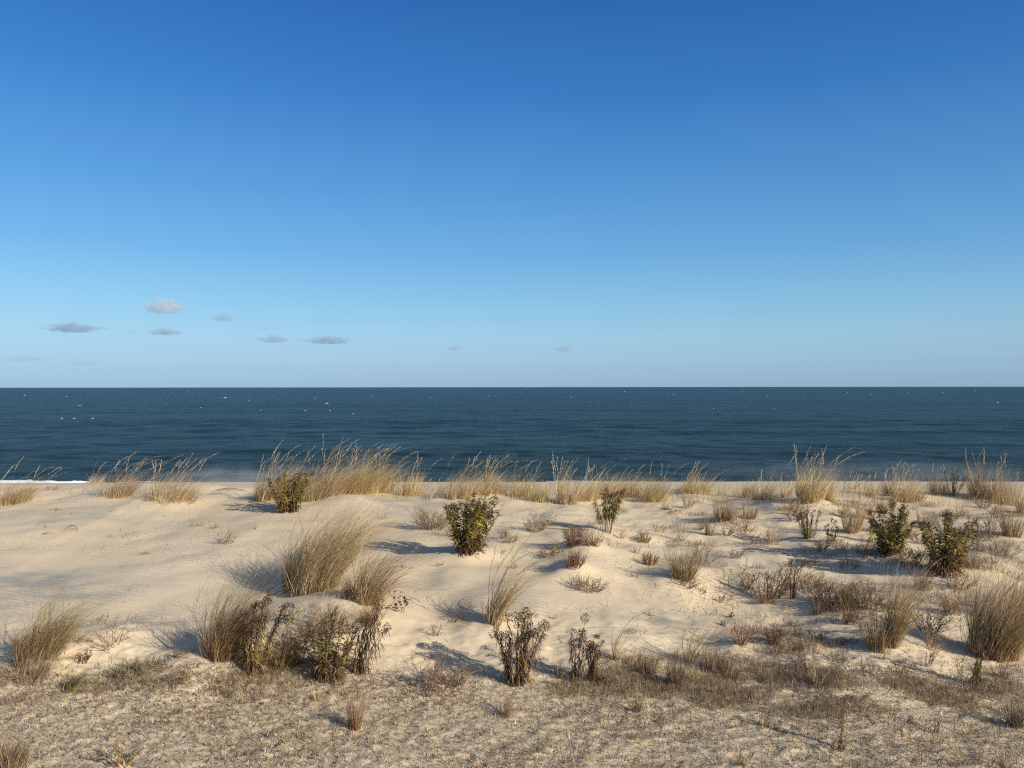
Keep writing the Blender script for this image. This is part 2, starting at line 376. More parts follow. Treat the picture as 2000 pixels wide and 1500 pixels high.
caps = [(440,778,14,4),(638,789,12,4),(48,773,7,2),(130,775,4,3),(155,793,14,2),
        (368,766,3,2),(486,783,4,2),(121,819,4,3),(145,819,4,3),(181,819,4,3),(509,803,5,2),(596,804,4,3),(645,804,4,3),(615,778,5,2),(690,810,5,3),
        (392,797,4,2),(1116,777,4,3),(954,774,5,2),(1499,773,4,3),(1513,799,4,2),(1948,787,9,3),(1655,767,5,2),(1773,768,5,2),(1027,757,3,2),
        (1315,771,5,2),(1393,800,6,2),(840,778,5,2),(1841,767,4,2),(725,775,4,2),(1220,765,5,2),(1700,771,5,2),(1450,765,4,2),(1905,763,5,2)]
parts = []
for i, (px, py, w, h) in enumerate(caps):
    sx, sz = ray(px, py); Yc = (SEA_Z - CAM_Z) / sz
    if Yc < 0 or Yc > 6000: Yc = 3000
    wd = w / 1500 * Yc * .55; hh = min(h / 1500 * Yc * .22, .3)
    n, k = 12, 8; X, U = np.meshgrid(np.linspace(-1, 1, n), np.linspace(-1, 1, k), indexing='ij')
    env = np.sqrt(np.clip(1 - X * X, 0, 1)); rr_ = np.random.RandomState(i)
    vv = np.stack([(sx * Yc + X * wd / 2).ravel(), (Yc + (U * env * (.5 + wd * .2))).ravel(), (SEA_Z - .05 + .25 + hh * env * np.clip(1 - U * U, 0, 1) * (1 + .5 * rr_.uniform(-1, 1, X.shape))).ravel()], 1)
    ii = (np.arange(n - 1)[:, None] * k + np.arange(k - 1)[None]).ravel()
    parts.append((vv, np.stack([ii, ii + k, ii + k + 1, ii + 1], 1), np.zeros((n * k, 3))))
v, f, c = join(parts)
tag(new_obj('whitecaps', v, f, M_FOAM), 'small scattered whitecaps on the open sea', 'whitecaps', kind='stuff')

# wind-blown spray hanging over the water's edge
def spray(x0, x1, y0, y1, z1, dens, label):
    z0 = SEA_Z - .3
    V = [(x, y, z) for x in (x0, x1) for y in (y0, y1) for z in (z0, z1)]
    F = [(0, 1, 3, 2), (4, 6, 7, 5), (0, 4, 5, 1), (2, 3, 7, 6), (0, 2, 6, 4), (1, 5, 7, 3)]
    m, t, out = mat_new('spray_mist'); L = t.links.new
    tc = N(t, 'ShaderNodeTexCoord'); sp = N(t, 'ShaderNodeSeparateXYZ'); L(tc.outputs['Generated'], sp.inputs[0])
    hz = N(t, 'ShaderNodeMapRange'); hz.interpolation_type = 'SMOOTHSTEP'; L(sp.outputs['Z'], hz.inputs['Value']); hz.inputs['From Min'].default_value = 1; hz.inputs['From Max'].default_value = .1
    xx = N(t, 'ShaderNodeMath', operation='PINGPONG'); L(sp.outputs['X'], xx.inputs[0]); xx.inputs[1].default_value = .5
    xr = N(t, 'ShaderNodeMapRange'); xr.interpolation_type = 'SMOOTHSTEP'; L(xx.outputs[0], xr.inputs['Value']); xr.inputs['From Max'].default_value = .35
    no = N(t, 'ShaderNodeTexNoise', Scale=.45, Detail=3.0); L(tc.outputs['Object'], no.inputs['Vector'])
    nr = N(t, 'ShaderNodeMapRange'); L(no.outputs['Fac'], nr.inputs['Value']); nr.inputs['From Min'].default_value = .35; nr.inputs['From Max'].default_value = .7; nr.inputs['To Max'].default_value = dens
    a = N(t, 'ShaderNodeMath', operation='MULTIPLY'); b = N(t, 'ShaderNodeMath', operation='MULTIPLY')
    L(hz.outputs[0], a.inputs[0]); L(xr.outputs[0], a.inputs[1]); L(a.outputs[0], b.inputs[0]); L(nr.outputs[0], b.inputs[1])
    v = N(t, 'ShaderNodeVolumePrincipled'); v.inputs['Color'].default_value = (.9, .9, .92, 1); L(b.outputs[0], v.inputs['Density']); L(v.outputs[0], out.inputs['Volume'])
    tag(new_obj('spray_mist', V, F, m, smooth=False), label, 'spray', kind='stuff')
spray(-26, -13, 46, 60, -2.9, .16, 'pale spray drifting over the water edge past the fan shaped grass clump')
spray(12, 42, 46, 62, -2.9, .07, 'faint spray drifting over the water edge behind the crest grasses')

# ---------------------------------------------------------------- clouds (real vapour, kilometres off)
def cloud_mat(i, dens, seed):
    alb = (.95, .94, .98, 1) if i == 0 else (.60, .70, .90, 1)
    m, t, out = mat_new('cloud_vapour'); L = t.links.new
    tc = N(t, 'ShaderNodeTexCoord')
    sep = N(t, 'ShaderNodeSeparateXYZ'); L(tc.outputs['Object'], sep.inputs[0])
    x2 = N(t, 'ShaderNodeMath', operation='MULTIPLY'); L(sep.outputs['X'], x2.inputs[0]); L(sep.outputs['X'], x2.inputs[1])
    zf = N(t, 'ShaderNodeMath', operation='MULTIPLY_ADD'); L(x2.outputs[0], zf.inputs[0]); zf.inputs[1].default_value = 3.2; zf.inputs[2].default_value = 1.0
    z2 = N(t, 'ShaderNodeMath', operation='MULTIPLY'); L(sep.outputs['Z'], z2.inputs[0]); L(zf.outputs[0], z2.inputs[1])
    cb = N(t, 'ShaderNodeCombineXYZ'); L(sep.outputs['X'], cb.inputs['X']); L(sep.outputs['Y'], cb.inputs['Y']); L(z2.outputs[0], cb.inputs['Z'])
    ln = N(t, 'ShaderNodeVectorMath', operation='LENGTH'); L(cb.outputs[0], ln.inputs[0])
    mp = N(t, 'ShaderNodeMapping'); mp.inputs['Location'].default_value = (seed * 3.1, seed * 1.7, seed); mp.inputs['Scale'].default_value = (2.6, 1.0, 1.1)
    L(tc.outputs['Object'], mp.inputs['Vector'])
    no = N(t, 'ShaderNodeTexNoise', Scale=1.9, Detail=6.0, Roughness=.68); L(mp.outputs[0], no.inputs['Vector'])
    # density = clamp((noise - 0.36 - 0.42*r^2)*gain)
    r2 = N(t, 'ShaderNodeMath', operation='POWER'); L(ln.outputs['Value'], r2.inputs[0]); r2.inputs[1].default_value = 2.0
    a = N(t, 'ShaderNodeMath', operation='MULTIPLY_ADD'); L(r2.outputs[0], a.inputs[0]); a.inputs[1].default_value = -.25; L(no.outputs['Fac'], a.inputs[2])
    s = N(t, 'ShaderNodeMapRange'); L(a.outputs[0], s.inputs['Value']); s.inputs['From Min'].default_value = .32; s.inputs['From Max'].default_value = .48
    s.inputs['To Min'].default_value = 0; s.inputs['To Max'].default_value = dens * .34 * (.4 if dens < .002 else 1)
    v = N(t, 'ShaderNodeVolumePrincipled'); v.inputs['Color'].default_value = alb; v.inputs['Anisotropy'].default_value = 0.0
    L(s.outputs[0], v.inputs['Density']); L(v.outputs[0], out.inputs['Volume'])
    return m
CLOUDS = [ # x, y, width, height px, distance, strength, label
    (322,600,116,36,20000,.0065,'tallest small cloud with a white puffy top, highest above the sea'),
    (436,621,62,20,21000,.006,'small grey lens shaped cloud just beside the tall puffy cloud'),
    (142,641,140,24,24000,.006,'long flat lilac cloud nearest the edge of the sky'),
    (322,649,92,16,25000,.006,'flat pale cloud directly below the tall puffy cloud'),
    (258,648,34,11,26000,.003,'tiny faint wisp between the long lilac cloud and the flat pale one'),
    (535,663,84,19,27000,.005,'flat grey cloud, first of the middle pair low over the sea'),
    (641,665,118,20,27000,.006,'long tapering grey cloud above the dense grass mass'),
    (674,608,32,10,22000,.006,'lone tiny dark cloud streak high above the long tapering cloud'),
    (520,642,34,8,25000,.003,'very thin faint streak above the middle grey cloud'),
    (887,681,48,11,28000,.005,'small flat cloud low over the middle of the sea'),
    (1100,682,46,14,28000,.006,'isolated small round topped cloud farthest along the row over the sea'),
    (45,702,150,14,36000,.0016,'faint low haze streak near the horizon at the edge of the sky'),
    (165,710,100,12,36000,.0014,'faint bluish streak low above the horizon under the long lilac cloud'),
    (545,715,60,9,38000,.0013,'barely visible low streak above the horizon under the flat grey cloud'),
    (770,712,80,8,38000,.0012,'barely visible low streak near the horizon between the middle clouds'),
]
for i, (px, py, w, h, D, dens, lab) in enumerate(CLOUDS):
    sx, sz = ray(px, py)
    n1, n2 = 28, 14
    U, Vv = np.meshgrid(np.linspace(0, 2 * np.pi, n1, endpoint=False), np.linspace(0.04, np.pi - .04, n2), indexing='ij')
    X = np.sin(Vv) * np.cos(U); Yy = np.sin(Vv) * np.sin(U); Z = np.cos(Vv); Z = np.where(Z < 0, Z * .55, Z * (1 + .25 * vnoise(X * 2 + i, Yy * 2, 5)))
    P = np.stack([X.ravel(), Yy.ravel(), Z.ravel()], 1)
    ii, jj = np.meshgrid(np.arange(n1), np.arange(n2 - 1), indexing='ij'); ii = ii.ravel(); jj = jj.ravel(); i2 = (ii + 1) % n1
    F = list(np.stack([ii * n2 + jj, ii * n2 + jj + 1, i2 * n2 + jj + 1, i2 * n2 + jj], 1))
    capT = [[k * n2, ((k + 1) % n1) * n2, ((k + 2) % n1) * n2] for k in range(0)]
    o = new_obj('cloud', P, np.array(F), cloud_mat(i, dens, i + 1))
    o.location = (sx * D, D, CAM_Z + sz * D)
    W = w / 1500 * D / 2 * 1.08; Hh = h / 1500 * D / 2 * 1.35
    o.scale = (W, W * .5, Hh)
    tag(o, lab, 'cloud', 'small clouds low over the sea')

# ---------------------------------------------------------------- palettes (surface albedos)
PAL = dict(
    straw=[(.56,.42,.23),(.64,.50,.30),(.45,.33,.17),(.72,.60,.40)],
    pale=[(.60,.48,.31),(.52,.40,.25),(.66,.55,.38)],
    gold=[(.64,.49,.22),(.56,.43,.19),(.70,.57,.32),(.43,.35,.16)],
    tan=[(.44,.31,.17),(.36,.245,.13),(.55,.41,.25),(.28,.185,.10),(.42,.31,.17)],
    olive=[(.32,.27,.10),(.40,.32,.14),(.27,.23,.09),(.42,.30,.15)],
    brown=[(.23,.135,.065),(.30,.19,.095),(.16,.10,.05),(.37,.25,.13)],
    grey=[(.24,.20,.15),(.30,.25,.19),(.18,.15,.12),(.36,.31,.24)],
    red=[(.28,.13,.07),(.22,.10,.055),(.34,.19,.11),(.26,.17,.11)],
    dark=[(.085,.055,.04),(.11,.07,.045),(.07,.045,.035),(.16,.10,.065)],
    green=[(.10,.15,.035),(.14,.19,.05),(.08,.12,.04),(.19,.21,.07)],
    leafy=[(.20,.23,.045),(.26,.28,.055),(.36,.33,.07),(.11,.14,.04),(.27,.20,.07)],
    yellow=[(.48,.42,.09),(.38,.34,.08),(.55,.40,.11)],
    rust=[(.26,.13,.05),(.33,.19,.08),(.18,.09,.05)],
)
def pick(rs, n, pals):
    """pals: list of (palette, weight)"""
    cols, w = [], []
    for name, wt in pals:
        for c in PAL[name]: cols.append(c); w.append(wt / len(PAL[name]))
    w = np.array(w) / sum(w)
    c = np.array(cols)[rs.choice(len(cols), n, p=w)]
    return c * np.clip(rs.lognormal(0, .28, (n, 1)), .45, 1.6)
def rng(px, py): return np.random.RandomState((int(px) * 7919 + int(py) * 104729) % 2**31)
GROUPS = {}

# ---------------------------------------------------------------- beach grass
def blade_lines(rs, n, r, h, lean, splay, S=8, wind=0.0, jit=.5, curl=0.0, base_xy=None):
    # the clump is a family of tussocks, each of its own height and lean
    m = int(np.clip(n / 22, 3, 26)); sa = rs.uniform(0, 6.283, m); sq = np.sqrt(rs.uniform(0, 1, m)) * r * .85
    sc_ = np.stack([np.cos(sa) * sq, np.sin(sa) * sq], 1); sh = rs.uniform(.55 if r < .5 or h > .75 else .55, 1.12, m); sl = rs.normal(0, .16, m); saz = rs.normal(0, .3, m)
    j = np.minimum((rs.beta(.9, 1.2, n) * m).astype(int), m - 1)
    b = sc_[j] + rs.normal(0, .14 * r + .008, (n, 2))
    q = np.linalg.norm(b, axis=1); a = np.arctan2(b[:, 1], b[:, 0]); q = np.minimum(q, r * 1.3)
    # outward splay + lean with the wind
    L = h * sh[j] * rs.beta(4.5, 1.7, n) * 1.3 * (1 + .5 * lean) * np.where(rs.uniform(0, 1, n) < .10, 1.3, 1)
    az = wind + rs.normal(0, jit, n) + saz[j]
    out = np.stack([np.cos(a), np.sin(a)], 1) * (q / max(r, 1e-4))[:, None]
    th0 = np.abs(rs.normal(0, .10, n)) + .05 + splay * rs.uniform(0, 1, n) * .55
    bend = sl[j] + lean * rs.uniform(.35, 1.45, n) + rs.normal(0, .08, n) + curl * rs.uniform(0, 1, n)
    tt = np.linspace(0, 1, S)
    d0 = out * splay + rs.normal(0, .25, (n, 2)); d0 /= np.linalg.norm(d0, axis=1, keepdims=True) + 1e-6
    dw = np.stack([np.cos(az), np.sin(az)], 1)
    P = np.zeros((n, S, 3)); P[:, 0, :2] = b
    for k in range(1, S):
        t_ = (tt[k] + tt[k - 1]) / 2
        hx = d0 * np.sin(th0)[:, None] * (1 - .4 * t_) + dw * (np.sin(np.clip(bend * (t_ ** 1.6) * 1.8 + .22 * lean, -1.9, 1.95)))[:, None]
        vz = np.cos(np.clip(bend * (t_ ** 1.6) * 1.8 + .22 * lean, -1.9, 1.95)) * np.cos(th0)
        d = np.concatenate([hx, vz[:, None]], 1); d /= np.linalg.norm(d, axis=1, keepdims=True)
        P[:, k] = P[:, k - 1] + d * (L / (S - 1))[:, None]
    P[:, 1:] += rs.normal(0, .013, (n, S - 1, 3)) * (L * .5)[:, None, None] * tt[None, 1:, None]
    return P, L
def side_vec(rs, n):
    a = rs.uniform(0, 3.1416, n); return np.stack([np.cos(a), np.sin(a), np.zeros(n)], 1)
def fit_height(P, h, pc=94):
    top = np.percentile(P[:, :, 2].max(1), pc); P[:, :, 2] *= h / max(top, 1e-3); return P
def drape(P, x, y, z0):
    gz = H(P[:, 0, 0] + x, P[:, 0, 1] + y) - z0
    P = P + 0; P[:, :, 2] += gz[:, None] - .015
    return P
def grass(px, py, top, w, n, lean, pals, label, plumes=0, splay=.55, green=0, name='grass_clump', wide=1.0, curl=0.0, group='clumps of dry beach grass', wind=0.15, S=10):
    rs = rng(px, py); x, y = atH(px, py); z0 = float(H(x, y))
    sc = y / 1500.0; h = (py - top) * sc; r = w * sc * (.62 if py > 1000 else .95)
    if py < 1000: n = int(n * 1.75); lean = lean * 1.15
    n = int(n * DENS)
    P, L = blade_lines(rs, n, r, h, lean, splay, S, wind=wind, curl=curl)
    P = fit_height(P, h, 98 if py < 1000 else 93)
    # short stubble of broken blades in the heart of the clump
    m = n // 2
    P2, _ = blade_lines(rs, m, r * .9, h * .45, lean * .6, splay * 1.3, S, wind=wind, jit=.9, curl=.3)
    P = np.concatenate([P, P2]); P = drape(P, x, y, z0)
    nn = n + m; tt = np.linspace(0, 1, S)
    wd = (.0019 * wide * (.85 + y / 24) * rs.uniform(.5, 1.4, nn))[:, None] * (1 - tt[None] ** 1.3 * .88)
    C = pick(rs, nn, pals)
    Cs = np.repeat(C[:, None], S, 1)
    if green:
        g = (rs.uniform(0, 1, nn) < green)[:, None, None] * (1 - tt ** .8)[None, :, None]
        Cs = Cs * (1 - g) + np.array([.13, .17, .04]) * g
    o = new_obj(name, *_sep(ribbons(P, wd, side_vec(rs, nn), Cs), M_GRASS))
    o.location = (x, y, z0)
    tag(o, label, 'grass clump' if name == 'grass_clump' else 'grass tuft', group)
    if plumes:
        sel = np.argsort(-P[:n, :, 2].max(1))[:max(4, int(plumes))]
        for j in sel:
            Q = P[j]; seg = Q[-4:]; K = 20; u = np.linspace(0, 3, K); i0 = np.minimum(u.astype(int), 2); fr = (u - i0)[:, None]
            c0 = seg[i0] * (1 - fr) + seg[i0 + 1] * fr; d = seg[-1] - seg[0]; d = d / (np.linalg.norm(d) + 1e-6)
            core = ribbons(c0[None], np.full((1, K), .0026) * np.sin(np.linspace(.3, 3.0, K))[None], side_vec(rs, 1), pick(rs, 1, [('pale', 1)]))
            c0 = np.concatenate([c0, c0])
            e = c0 + (d * .035)[None] + rs.normal(0, .0055, c0.shape)
            mid = (c0 + e) / 2 + rs.normal(0, .002, c0.shape)
            PP = np.stack([c0, mid, e], 1)
            v, f, c = join([core, ribbons(PP, np.tile([.0012, .0028, .0005], (len(c0), 1)), side_vec(rs, len(c0)), pick(rs, len(c0), [('pale', 1), ('straw', .6)]))])
            new_obj('seed_plume', v, f, M_GRASS, parent=o, tint=c)
    return o
def _sep(vfc, mat):
    v, f, c = vfc
    return v, f, mat, None, c
DENS = 1.1

# ---------------------------------------------------------------- goldenrod and dead stalks
def lance(rs, base, dirv, ln, wid, C, S=5, droop=.6):
    """leaf ribbons: base (n,3) dir (n,3) length (n) width (n)"""
    n = len(base); tt = np.linspace(0, 1, S)
    P = base[:, None] + dirv[:, None] * (ln[:, None] * tt)[..., None]
    P[:, :, 2] -= (droop * ln)[:, None] * tt[None] ** 2
    prof = np.array([.25, .9, 1.0, .6, .05]) if S == 5 else np.sin(np.pi * np.clip(tt, .05, .97))
    side = np.cross(dirv, np.array([0, 0, 1.0]) + rs.normal(0, .35, (n, 3))); side /= np.linalg.norm(side, axis=1, keepdims=True) + 1e-6
    return ribbons(P, wid[:, None] * prof[None], side, C)
def stalk_plant(px, py, top, w, ns, style, label, name='goldenrod', cat='goldenrod', lean=.12, group='seaside goldenrod plants', leafn=46, head=1.0, lsize=1.0, skirt=0, wind=0.1):
    rs = rng(px, py); x, y = atH(px, py); z0 = float(H(x, y)); sc = y / 1500.0
    h = (py - top) * sc; r = w * sc
    root = empty(name, (x, y, z0)); tag(root, label, cat, group)
    S = 9; tt = np.linspace(0, 1, S)
    for i in range(ns):
        a = rs.uniform(0, 6.283); q = math.sqrt(rs.uniform(0, 1))
        if i == 0: q = .15
        d = np.array([math.cos(a), math.sin(a) * .8])
        hh = h * (rs.uniform(.68, 1.0) if i else 1.0) * (1 - .12 * q)
        b = d * r * .42 * q; e = d * r * (1.5 if style in ('redstem', 'droop') else 1.22 if style in ('dead', 'green', 'greengold') else 1.05) * q + np.array([lean * hh * math.cos(wind), lean * hh * math.sin(wind)])
        curve = tt ** 1.25
        P = np.zeros((S, 3)); P[:, :2] = b[None] * (1 - curve[:, None]) + (e[None]) * curve[:, None]
        P[:, :2] += (rs.normal(0, .010, (S, 2)) * tt[:, None]); P[:, 2] = hh * (tt - .05 * q * tt ** 3)
        P[:, 2] += float(H(x + b[0], y + b[1])) - z0 - .02
        # nodding tip
        nod = rs.uniform(0, .05) * h; ndir = rs.normal(0, 1, 2) + np.array([.8, 0]); ndir /= np.linalg.norm(ndir)
        P[-1, :2] += ndir * nod; P[-1, 2] -= nod * .35
        wd = (.0050 * (1 - tt * .55) * rs.uniform(.8, 1.2))
        stem_pal = 'dark' if style != 'redstem' else 'red'
        Cst = pick(rs, 1, [(stem_pal, 1), ('brown', .6), ('rust', .3)])
        v, f, c = tubes(P[None], wd[None], Cst, 4)
        st = new_obj('stem', v, f, M_STEM, parent=root, tint=c)
        # leaves
        nl = int(leafn * rs.uniform(.8, 1.2))
        u = rs.uniform(.36 if style == 'droop' else .04, .94, nl)
        idx_ = np.clip((u * (S - 1)).astype(int), 0, S - 2); fr = (u * (S - 1) - idx_)[:, None]
        bp = P[idx_] * (1 - fr) + P[idx_ + 1] * fr
        aa = rs.uniform(0, 6.283, nl)
        if style in ('green', 'greengold', 'midgreen'):
            elev = rs.normal(.45, .3, nl); droop = rs.uniform(.1, .8, nl)
        elif style == 'droop':
            elev = rs.normal(.2, .3, nl); droop = rs.uniform(.7, 1.5, nl)
        elif style == 'dead':
            elev = rs.normal(-.25, .5, nl); droop = rs.uniform(.7, 1.7, nl)
        else:
            elev = rs.normal(.1, .5, nl); droop = rs.uniform(.4, 1.5, nl)
        dr = np.stack([np.cos(aa) * np.cos(elev), np.sin(aa) * np.cos(elev), np.sin(elev)], 1)
        ln = rs.uniform(.04, .095, nl) * lsize * (1.15 - .45 * u); wl = rs.uniform(.005, .0105, nl) * lsize
        C = np.zeros((nl, 3))
        low = pick(rs, nl, [('dark', 1), ('rust', 1.0), ('brown', 1)]); dead = pick(rs, nl, [('dark', 2), ('brown', 1.0), ('rust', .35)])
        gr = pick(rs, nl, [('leafy', 1), ('brown', .3), ('olive', .4)]); gg = pick(rs, nl, [('leafy', 1), ('yellow', .8), ('rust', .45), ('brown', .35)])
        un = u + rs.normal(0, .08, nl)
        if style == 'green': C = np.where((un < .24)[:, None], low, np.where((un > .9)[:, None], dead, gr)); 
        elif style == 'greengold': C = np.where((un < .30)[:, None], low, np.where((un > .92)[:, None], dead, gg))
        elif style == 'droop': C = np.where((un < .35)[:, None], dead, np.where((un > .88)[:, None], dead, pick(rs, nl, [('olive', 1), ('leafy', 1), ('brown', .7)])))
        elif style == 'mixed': C = np.where(((un > .22) & (un < .58))[:, None], gg, dead)
        elif style == 'midgreen': C = np.where(((un > .42) & (un < .8))[:, None], gr, low)
        elif style == 'redstem': C = pick(rs, nl, [('rust', 1), ('yellow', 1), ('olive', .6)])
        else: C = dead
        if style in ('dead', 'mixed'):
            wl = wl * .6
        v, f, c = lance(rs, bp, dr, ln, wl, C, droop=droop)
        new_obj('leaves', v, f, M_LEAF, parent=st, tint=c)
        # seed head: short side sprays packed with dry florets
        if head > 0 and rs.uniform() < .9:
            nh = int(100 * head); hu = rs.beta(1.6, 1.3, nh); hl = .16 * h * rs.uniform(.6, 1.2)
            T = P[-1] - P[-2]; T /= np.linalg.norm(T) + 1e-6
            base = P[-1] - T * (hl * (1 - hu))[:, None]
            ra_ = rs.uniform(0, 6.283, nh); rr2 = .030 * head * np.sqrt(rs.uniform(0, 1, nh)) * (.5 + np.sin(np.pi * hu))
            base = base + np.stack([np.cos(ra_) * rr2, np.sin(ra_) * rr2, rs.normal(0, .004, nh)], 1)
            dd = np.stack([np.cos(ra_), np.sin(ra_), rs.uniform(-.2, 1.0, nh)], 1) + T * .5; dd /= np.linalg.norm(dd, axis=1, keepdims=True)
            v, f, c = lance(rs, base, dd, rs.uniform(.008, .022, nh), rs.uniform(.003, .006, nh), pick(rs, nh, [('dark', 2), ('brown', .8)]), S=4, droop=np.full(nh, .2))
            new_obj('seed_head', v, f, M_HEAD, parent=st, tint=c)
    if skirt:
        # dead leaves hanging round the foot
        n = int(skirt); a = rs.uniform(0, 6.283, n); q = np.sqrt(rs.uniform(0, 1, n)) * r * .65
        b = np.stack([np.cos(a) * q, np.sin(a) * q * .8, rs.uniform(0, .30, n) * h], 1); b[:, 2] += H(x + b[:, 0], y + b[:, 1]) - z0
        el = rs.normal(.1, .5, n); dr = np.stack([np.cos(a) * np.cos(el), np.sin(a) * np.cos(el), np.sin(el)], 1)
        v, f, c = lance(rs, b, dr, rs.uniform(.03, .08, n), rs.uniform(.003, .007, n), pick(rs, n, [('dark', 1.2), ('rust', 1), ('brown', 1)]), droop=rs.uniform(.3, 1.3, n))
        new_obj('dead_leaves', v, f, M_LEAF, parent=root, tint=c)
    return root

# ---------------------------------------------------------------- branching weeds
def weed(px, py, top, w, n, pals, label, name='twiggy_weed', cat='weed', leaf=0, lean=.1, gen=2, thick=.0030, flat=1.0, group='low twiggy weeds on the sand', leafpal=None, up=.75, lsize=.02, curl=.5):
    rs = rng(px, py); x, y = atH(px, py); z0 = float(H(x, y)); sc = y / 1500.0
    h = (py - top) * sc; r = w * sc
    thick = thick * (.65 + y / 15)
    S = 6; tt = np.linspace(0, 1, S)
    lines, rads = [], []
    tips = []
    def grow(b, d, L, rad, g):
        P = np.zeros((S, 3)); P[0] = b; dd = d.copy()
        for k in range(1, S):
            dd = dd + rs.normal(0, .16 * curl * 2, 3) + np.array([lean * .25, 0, .06 * up]); dd /= np.linalg.norm(dd)
            P[k] = P[k - 1] + dd * L / (S - 1)
        lines.append(P); rads.append(rad * (1 - .6 * tt)); tips.append(P)
        if g > 0:
            for _ in range(rs.randint(2, 5)):
                k = rs.randint(1, S - 1); nd = dd + rs.normal(0, .55, 3); nd[2] = abs(nd[2]) * up + .1; nd /= np.linalg.norm(nd)
                grow(P[k], nd, L * rs.uniform(.35, .65), rad * .65, g - 1)
    for i in range(int(n)):
        a = rs.uniform(0, 6.283); q = math.sqrt(rs.uniform(0, 1))
        b = np.array([math.cos(a) * r * .55 * q, math.sin(a) * r * .45 * q * flat, 0]); b[2] = float(H(x + b[0], y + b[1])) - z0 - .01
        d = np.array([math.cos(a) * .75 * q + lean, math.sin(a) * .7 * q, up + rs.uniform(0, .5)]); d /= np.linalg.norm(d)
        grow(b, d, h * rs.uniform(.6, 1.05), thick, gen)
    P = np.array(lines); W = np.array(rads)
    zt = np.percentile(P[:, :, 2].max(1), 97); s_ = h / max(zt, .02)
    P[:, :, 2] *= s_
    C = pick(rs, len(P), pals)
    v, f, c = tubes(P, W, C, 3)
    o = new_obj(name, v, f, M_STEM, tint=c); o.location = (x, y, z0)
    tag(o, label, cat, group)
    if leaf:
        nl = int(leaf); j = rs.randint(0, len(P), nl); k = rs.randint(1, S, nl); b = P[j, k] + rs.normal(0, .003, (nl, 3))
        a = rs.uniform(0, 6.283, nl); el = rs.normal(.6, .4, nl); dr = np.stack([np.cos(a) * np.cos(el), np.sin(a) * np.cos(el), np.sin(el)], 1)
        v, f, c = lance(rs, b, dr, rs.uniform(.5, 1.2, nl) * lsize, rs.uniform(.12, .25, nl) * lsize, pick(rs, nl, leafpal or pals), droop=rs.uniform(0, .6, nl))
        new_obj('leaves', v, f, M_LEAF, parent=o, tint=c)
    return o
def tuft(px, py, top, w, pals, label, n=60, leafs=260, lean=.05):
    return weed(px, py, top, w, n, pals, label, name='low_shrub', cat='low shrub', leaf=leafs, lean=lean, gen=1, thick=.0026, up=1.1, group='low reddish brown shrubs', lsize=.022, curl=.25)
def twig(px, py, length, label, ang=0.0, n=2, curl=.5, name='fallen_twig', pals=(('dark', 1), ('brown', 1)), arch=.03):
    rs = rng(px, py); x, y = atH(px, py); z0 = float(H(x, y)); L = length * y / 1500.0
    S = 10; tt = np.linspace(-.5, .5, S); P = np.zeros((n, S, 3)); 
    for i in range(n):
        a = ang + rs.normal(0, .35); off = rs.normal(0, .12, 2) * L
        l = L * rs.uniform(.5, 1.0); bowv = rs.normal(0, curl * .25) * l
        P[i, :, 0] = off[0] + math.cos(a) * tt * l - math.sin(a) * bowv * (1 - 4 * tt ** 2)
        P[i, :, 1] = off[1] + math.sin(a) * tt * l * 1.6 + bowv * (1 - 4 * tt ** 2)
        P[i, :, 2] = arch * rs.uniform(.2, 1.4) * (1 - (2 * tt) ** 2) + .004
    P[:, :, 2] += H(P[:, :, 0] + x, P[:, :, 1] + y) - z0
    v, f, c = tubes(P, np.full((n, S), .0032) * (1 - .5 * np.abs(tt))[None], pick(rs, n, list(pals)), 4)
    o = new_obj(name, v, f, M_STEM, tint=c); o.location = (x, y, z0)
    return tag(o, label, 'twig', 'dry twigs lying on the sand')

# ================================================================ the plants, far to near
ST, PL, GO, TA, OL, BR, GR, RE = ('straw', 1), ('pale', 1), ('gold', 1), ('tan', 1), ('olive', 1), ('brown', 1), ('grey', 1), ('red', 1)
# --- crest row
grass(18,982,922,40,260,.75,[TA,ST],'brownish wind bent grass clump cut off by the picture edge on the far crest',plumes=10)
grass(182,944,915,24,90,.8,[ST,PL],'small bent grass clump at the end of the white surf, behind a larger clump',plumes=6)
grass(228,968,902,36,260,.85,[TA,ST],'bent grass clump with long feathery tips, between the surf and the fan shaped clump',plumes=16)
grass(335,975,904,50,380,.75,[TA,ST,PL],'wide fan shaped bent grass clump standing alone on the smooth crest',plumes=16)
weed(100,957,945,18,10,[TA,RE],'low sprawl of dead stems on the crest just below the white surf',gen=1,lean=.3)
weed(60,962,952,10,6,[GR],'tiny grey sprig at the foot of the surf side clump',gen=1)
twig(450,958,60,'row of reddish dry litter on the crest beside the dense grass mass',n=6,pals=(('red',1),('brown',1)))
twig(425,968,40,'two thin stems lying below the reddish litter on the crest',n=2)
grass(518,978,900,24,230,.6,[BR,TA,ST],'dark based upright grass at the seaward end of the dense grass mass',plumes=8,splay=.3)
grass(562,968,888,44,380,.6,[TA,ST],'arching grass directly behind the leafy green goldenrod on the crest',plumes=8)
grass(622,974,886,44,520,.75,[ST,TA],'tall dense grass just inland of the crest goldenrod, leaning with the wind',plumes=14)
grass(668,962,880,42,520,.75,[ST,GO,TA],'tallest dense grass clump in the middle of the grass mass',plumes=18)
grass(712,962,882,36,420,.7,[ST,GO],'dense golden grass beside the tallest clump of the grass mass',plumes=12)
grass(752,962,892,18,170,.45,[ST,GO,TA],'steep grass at the trailing end of the dense grass mass',plumes=8)
stalk_plant(738,955,886,18,6,'dead','dark dead goldenrod stalks poking out of the back of the dense grass mass',lean=.3)
weed(728,940,880,7,3,[RE,('rust',2)],'single rusty stalk rising out of the top of the dense grass mass',gen=1,name='dead_stalk',cat='stalk')
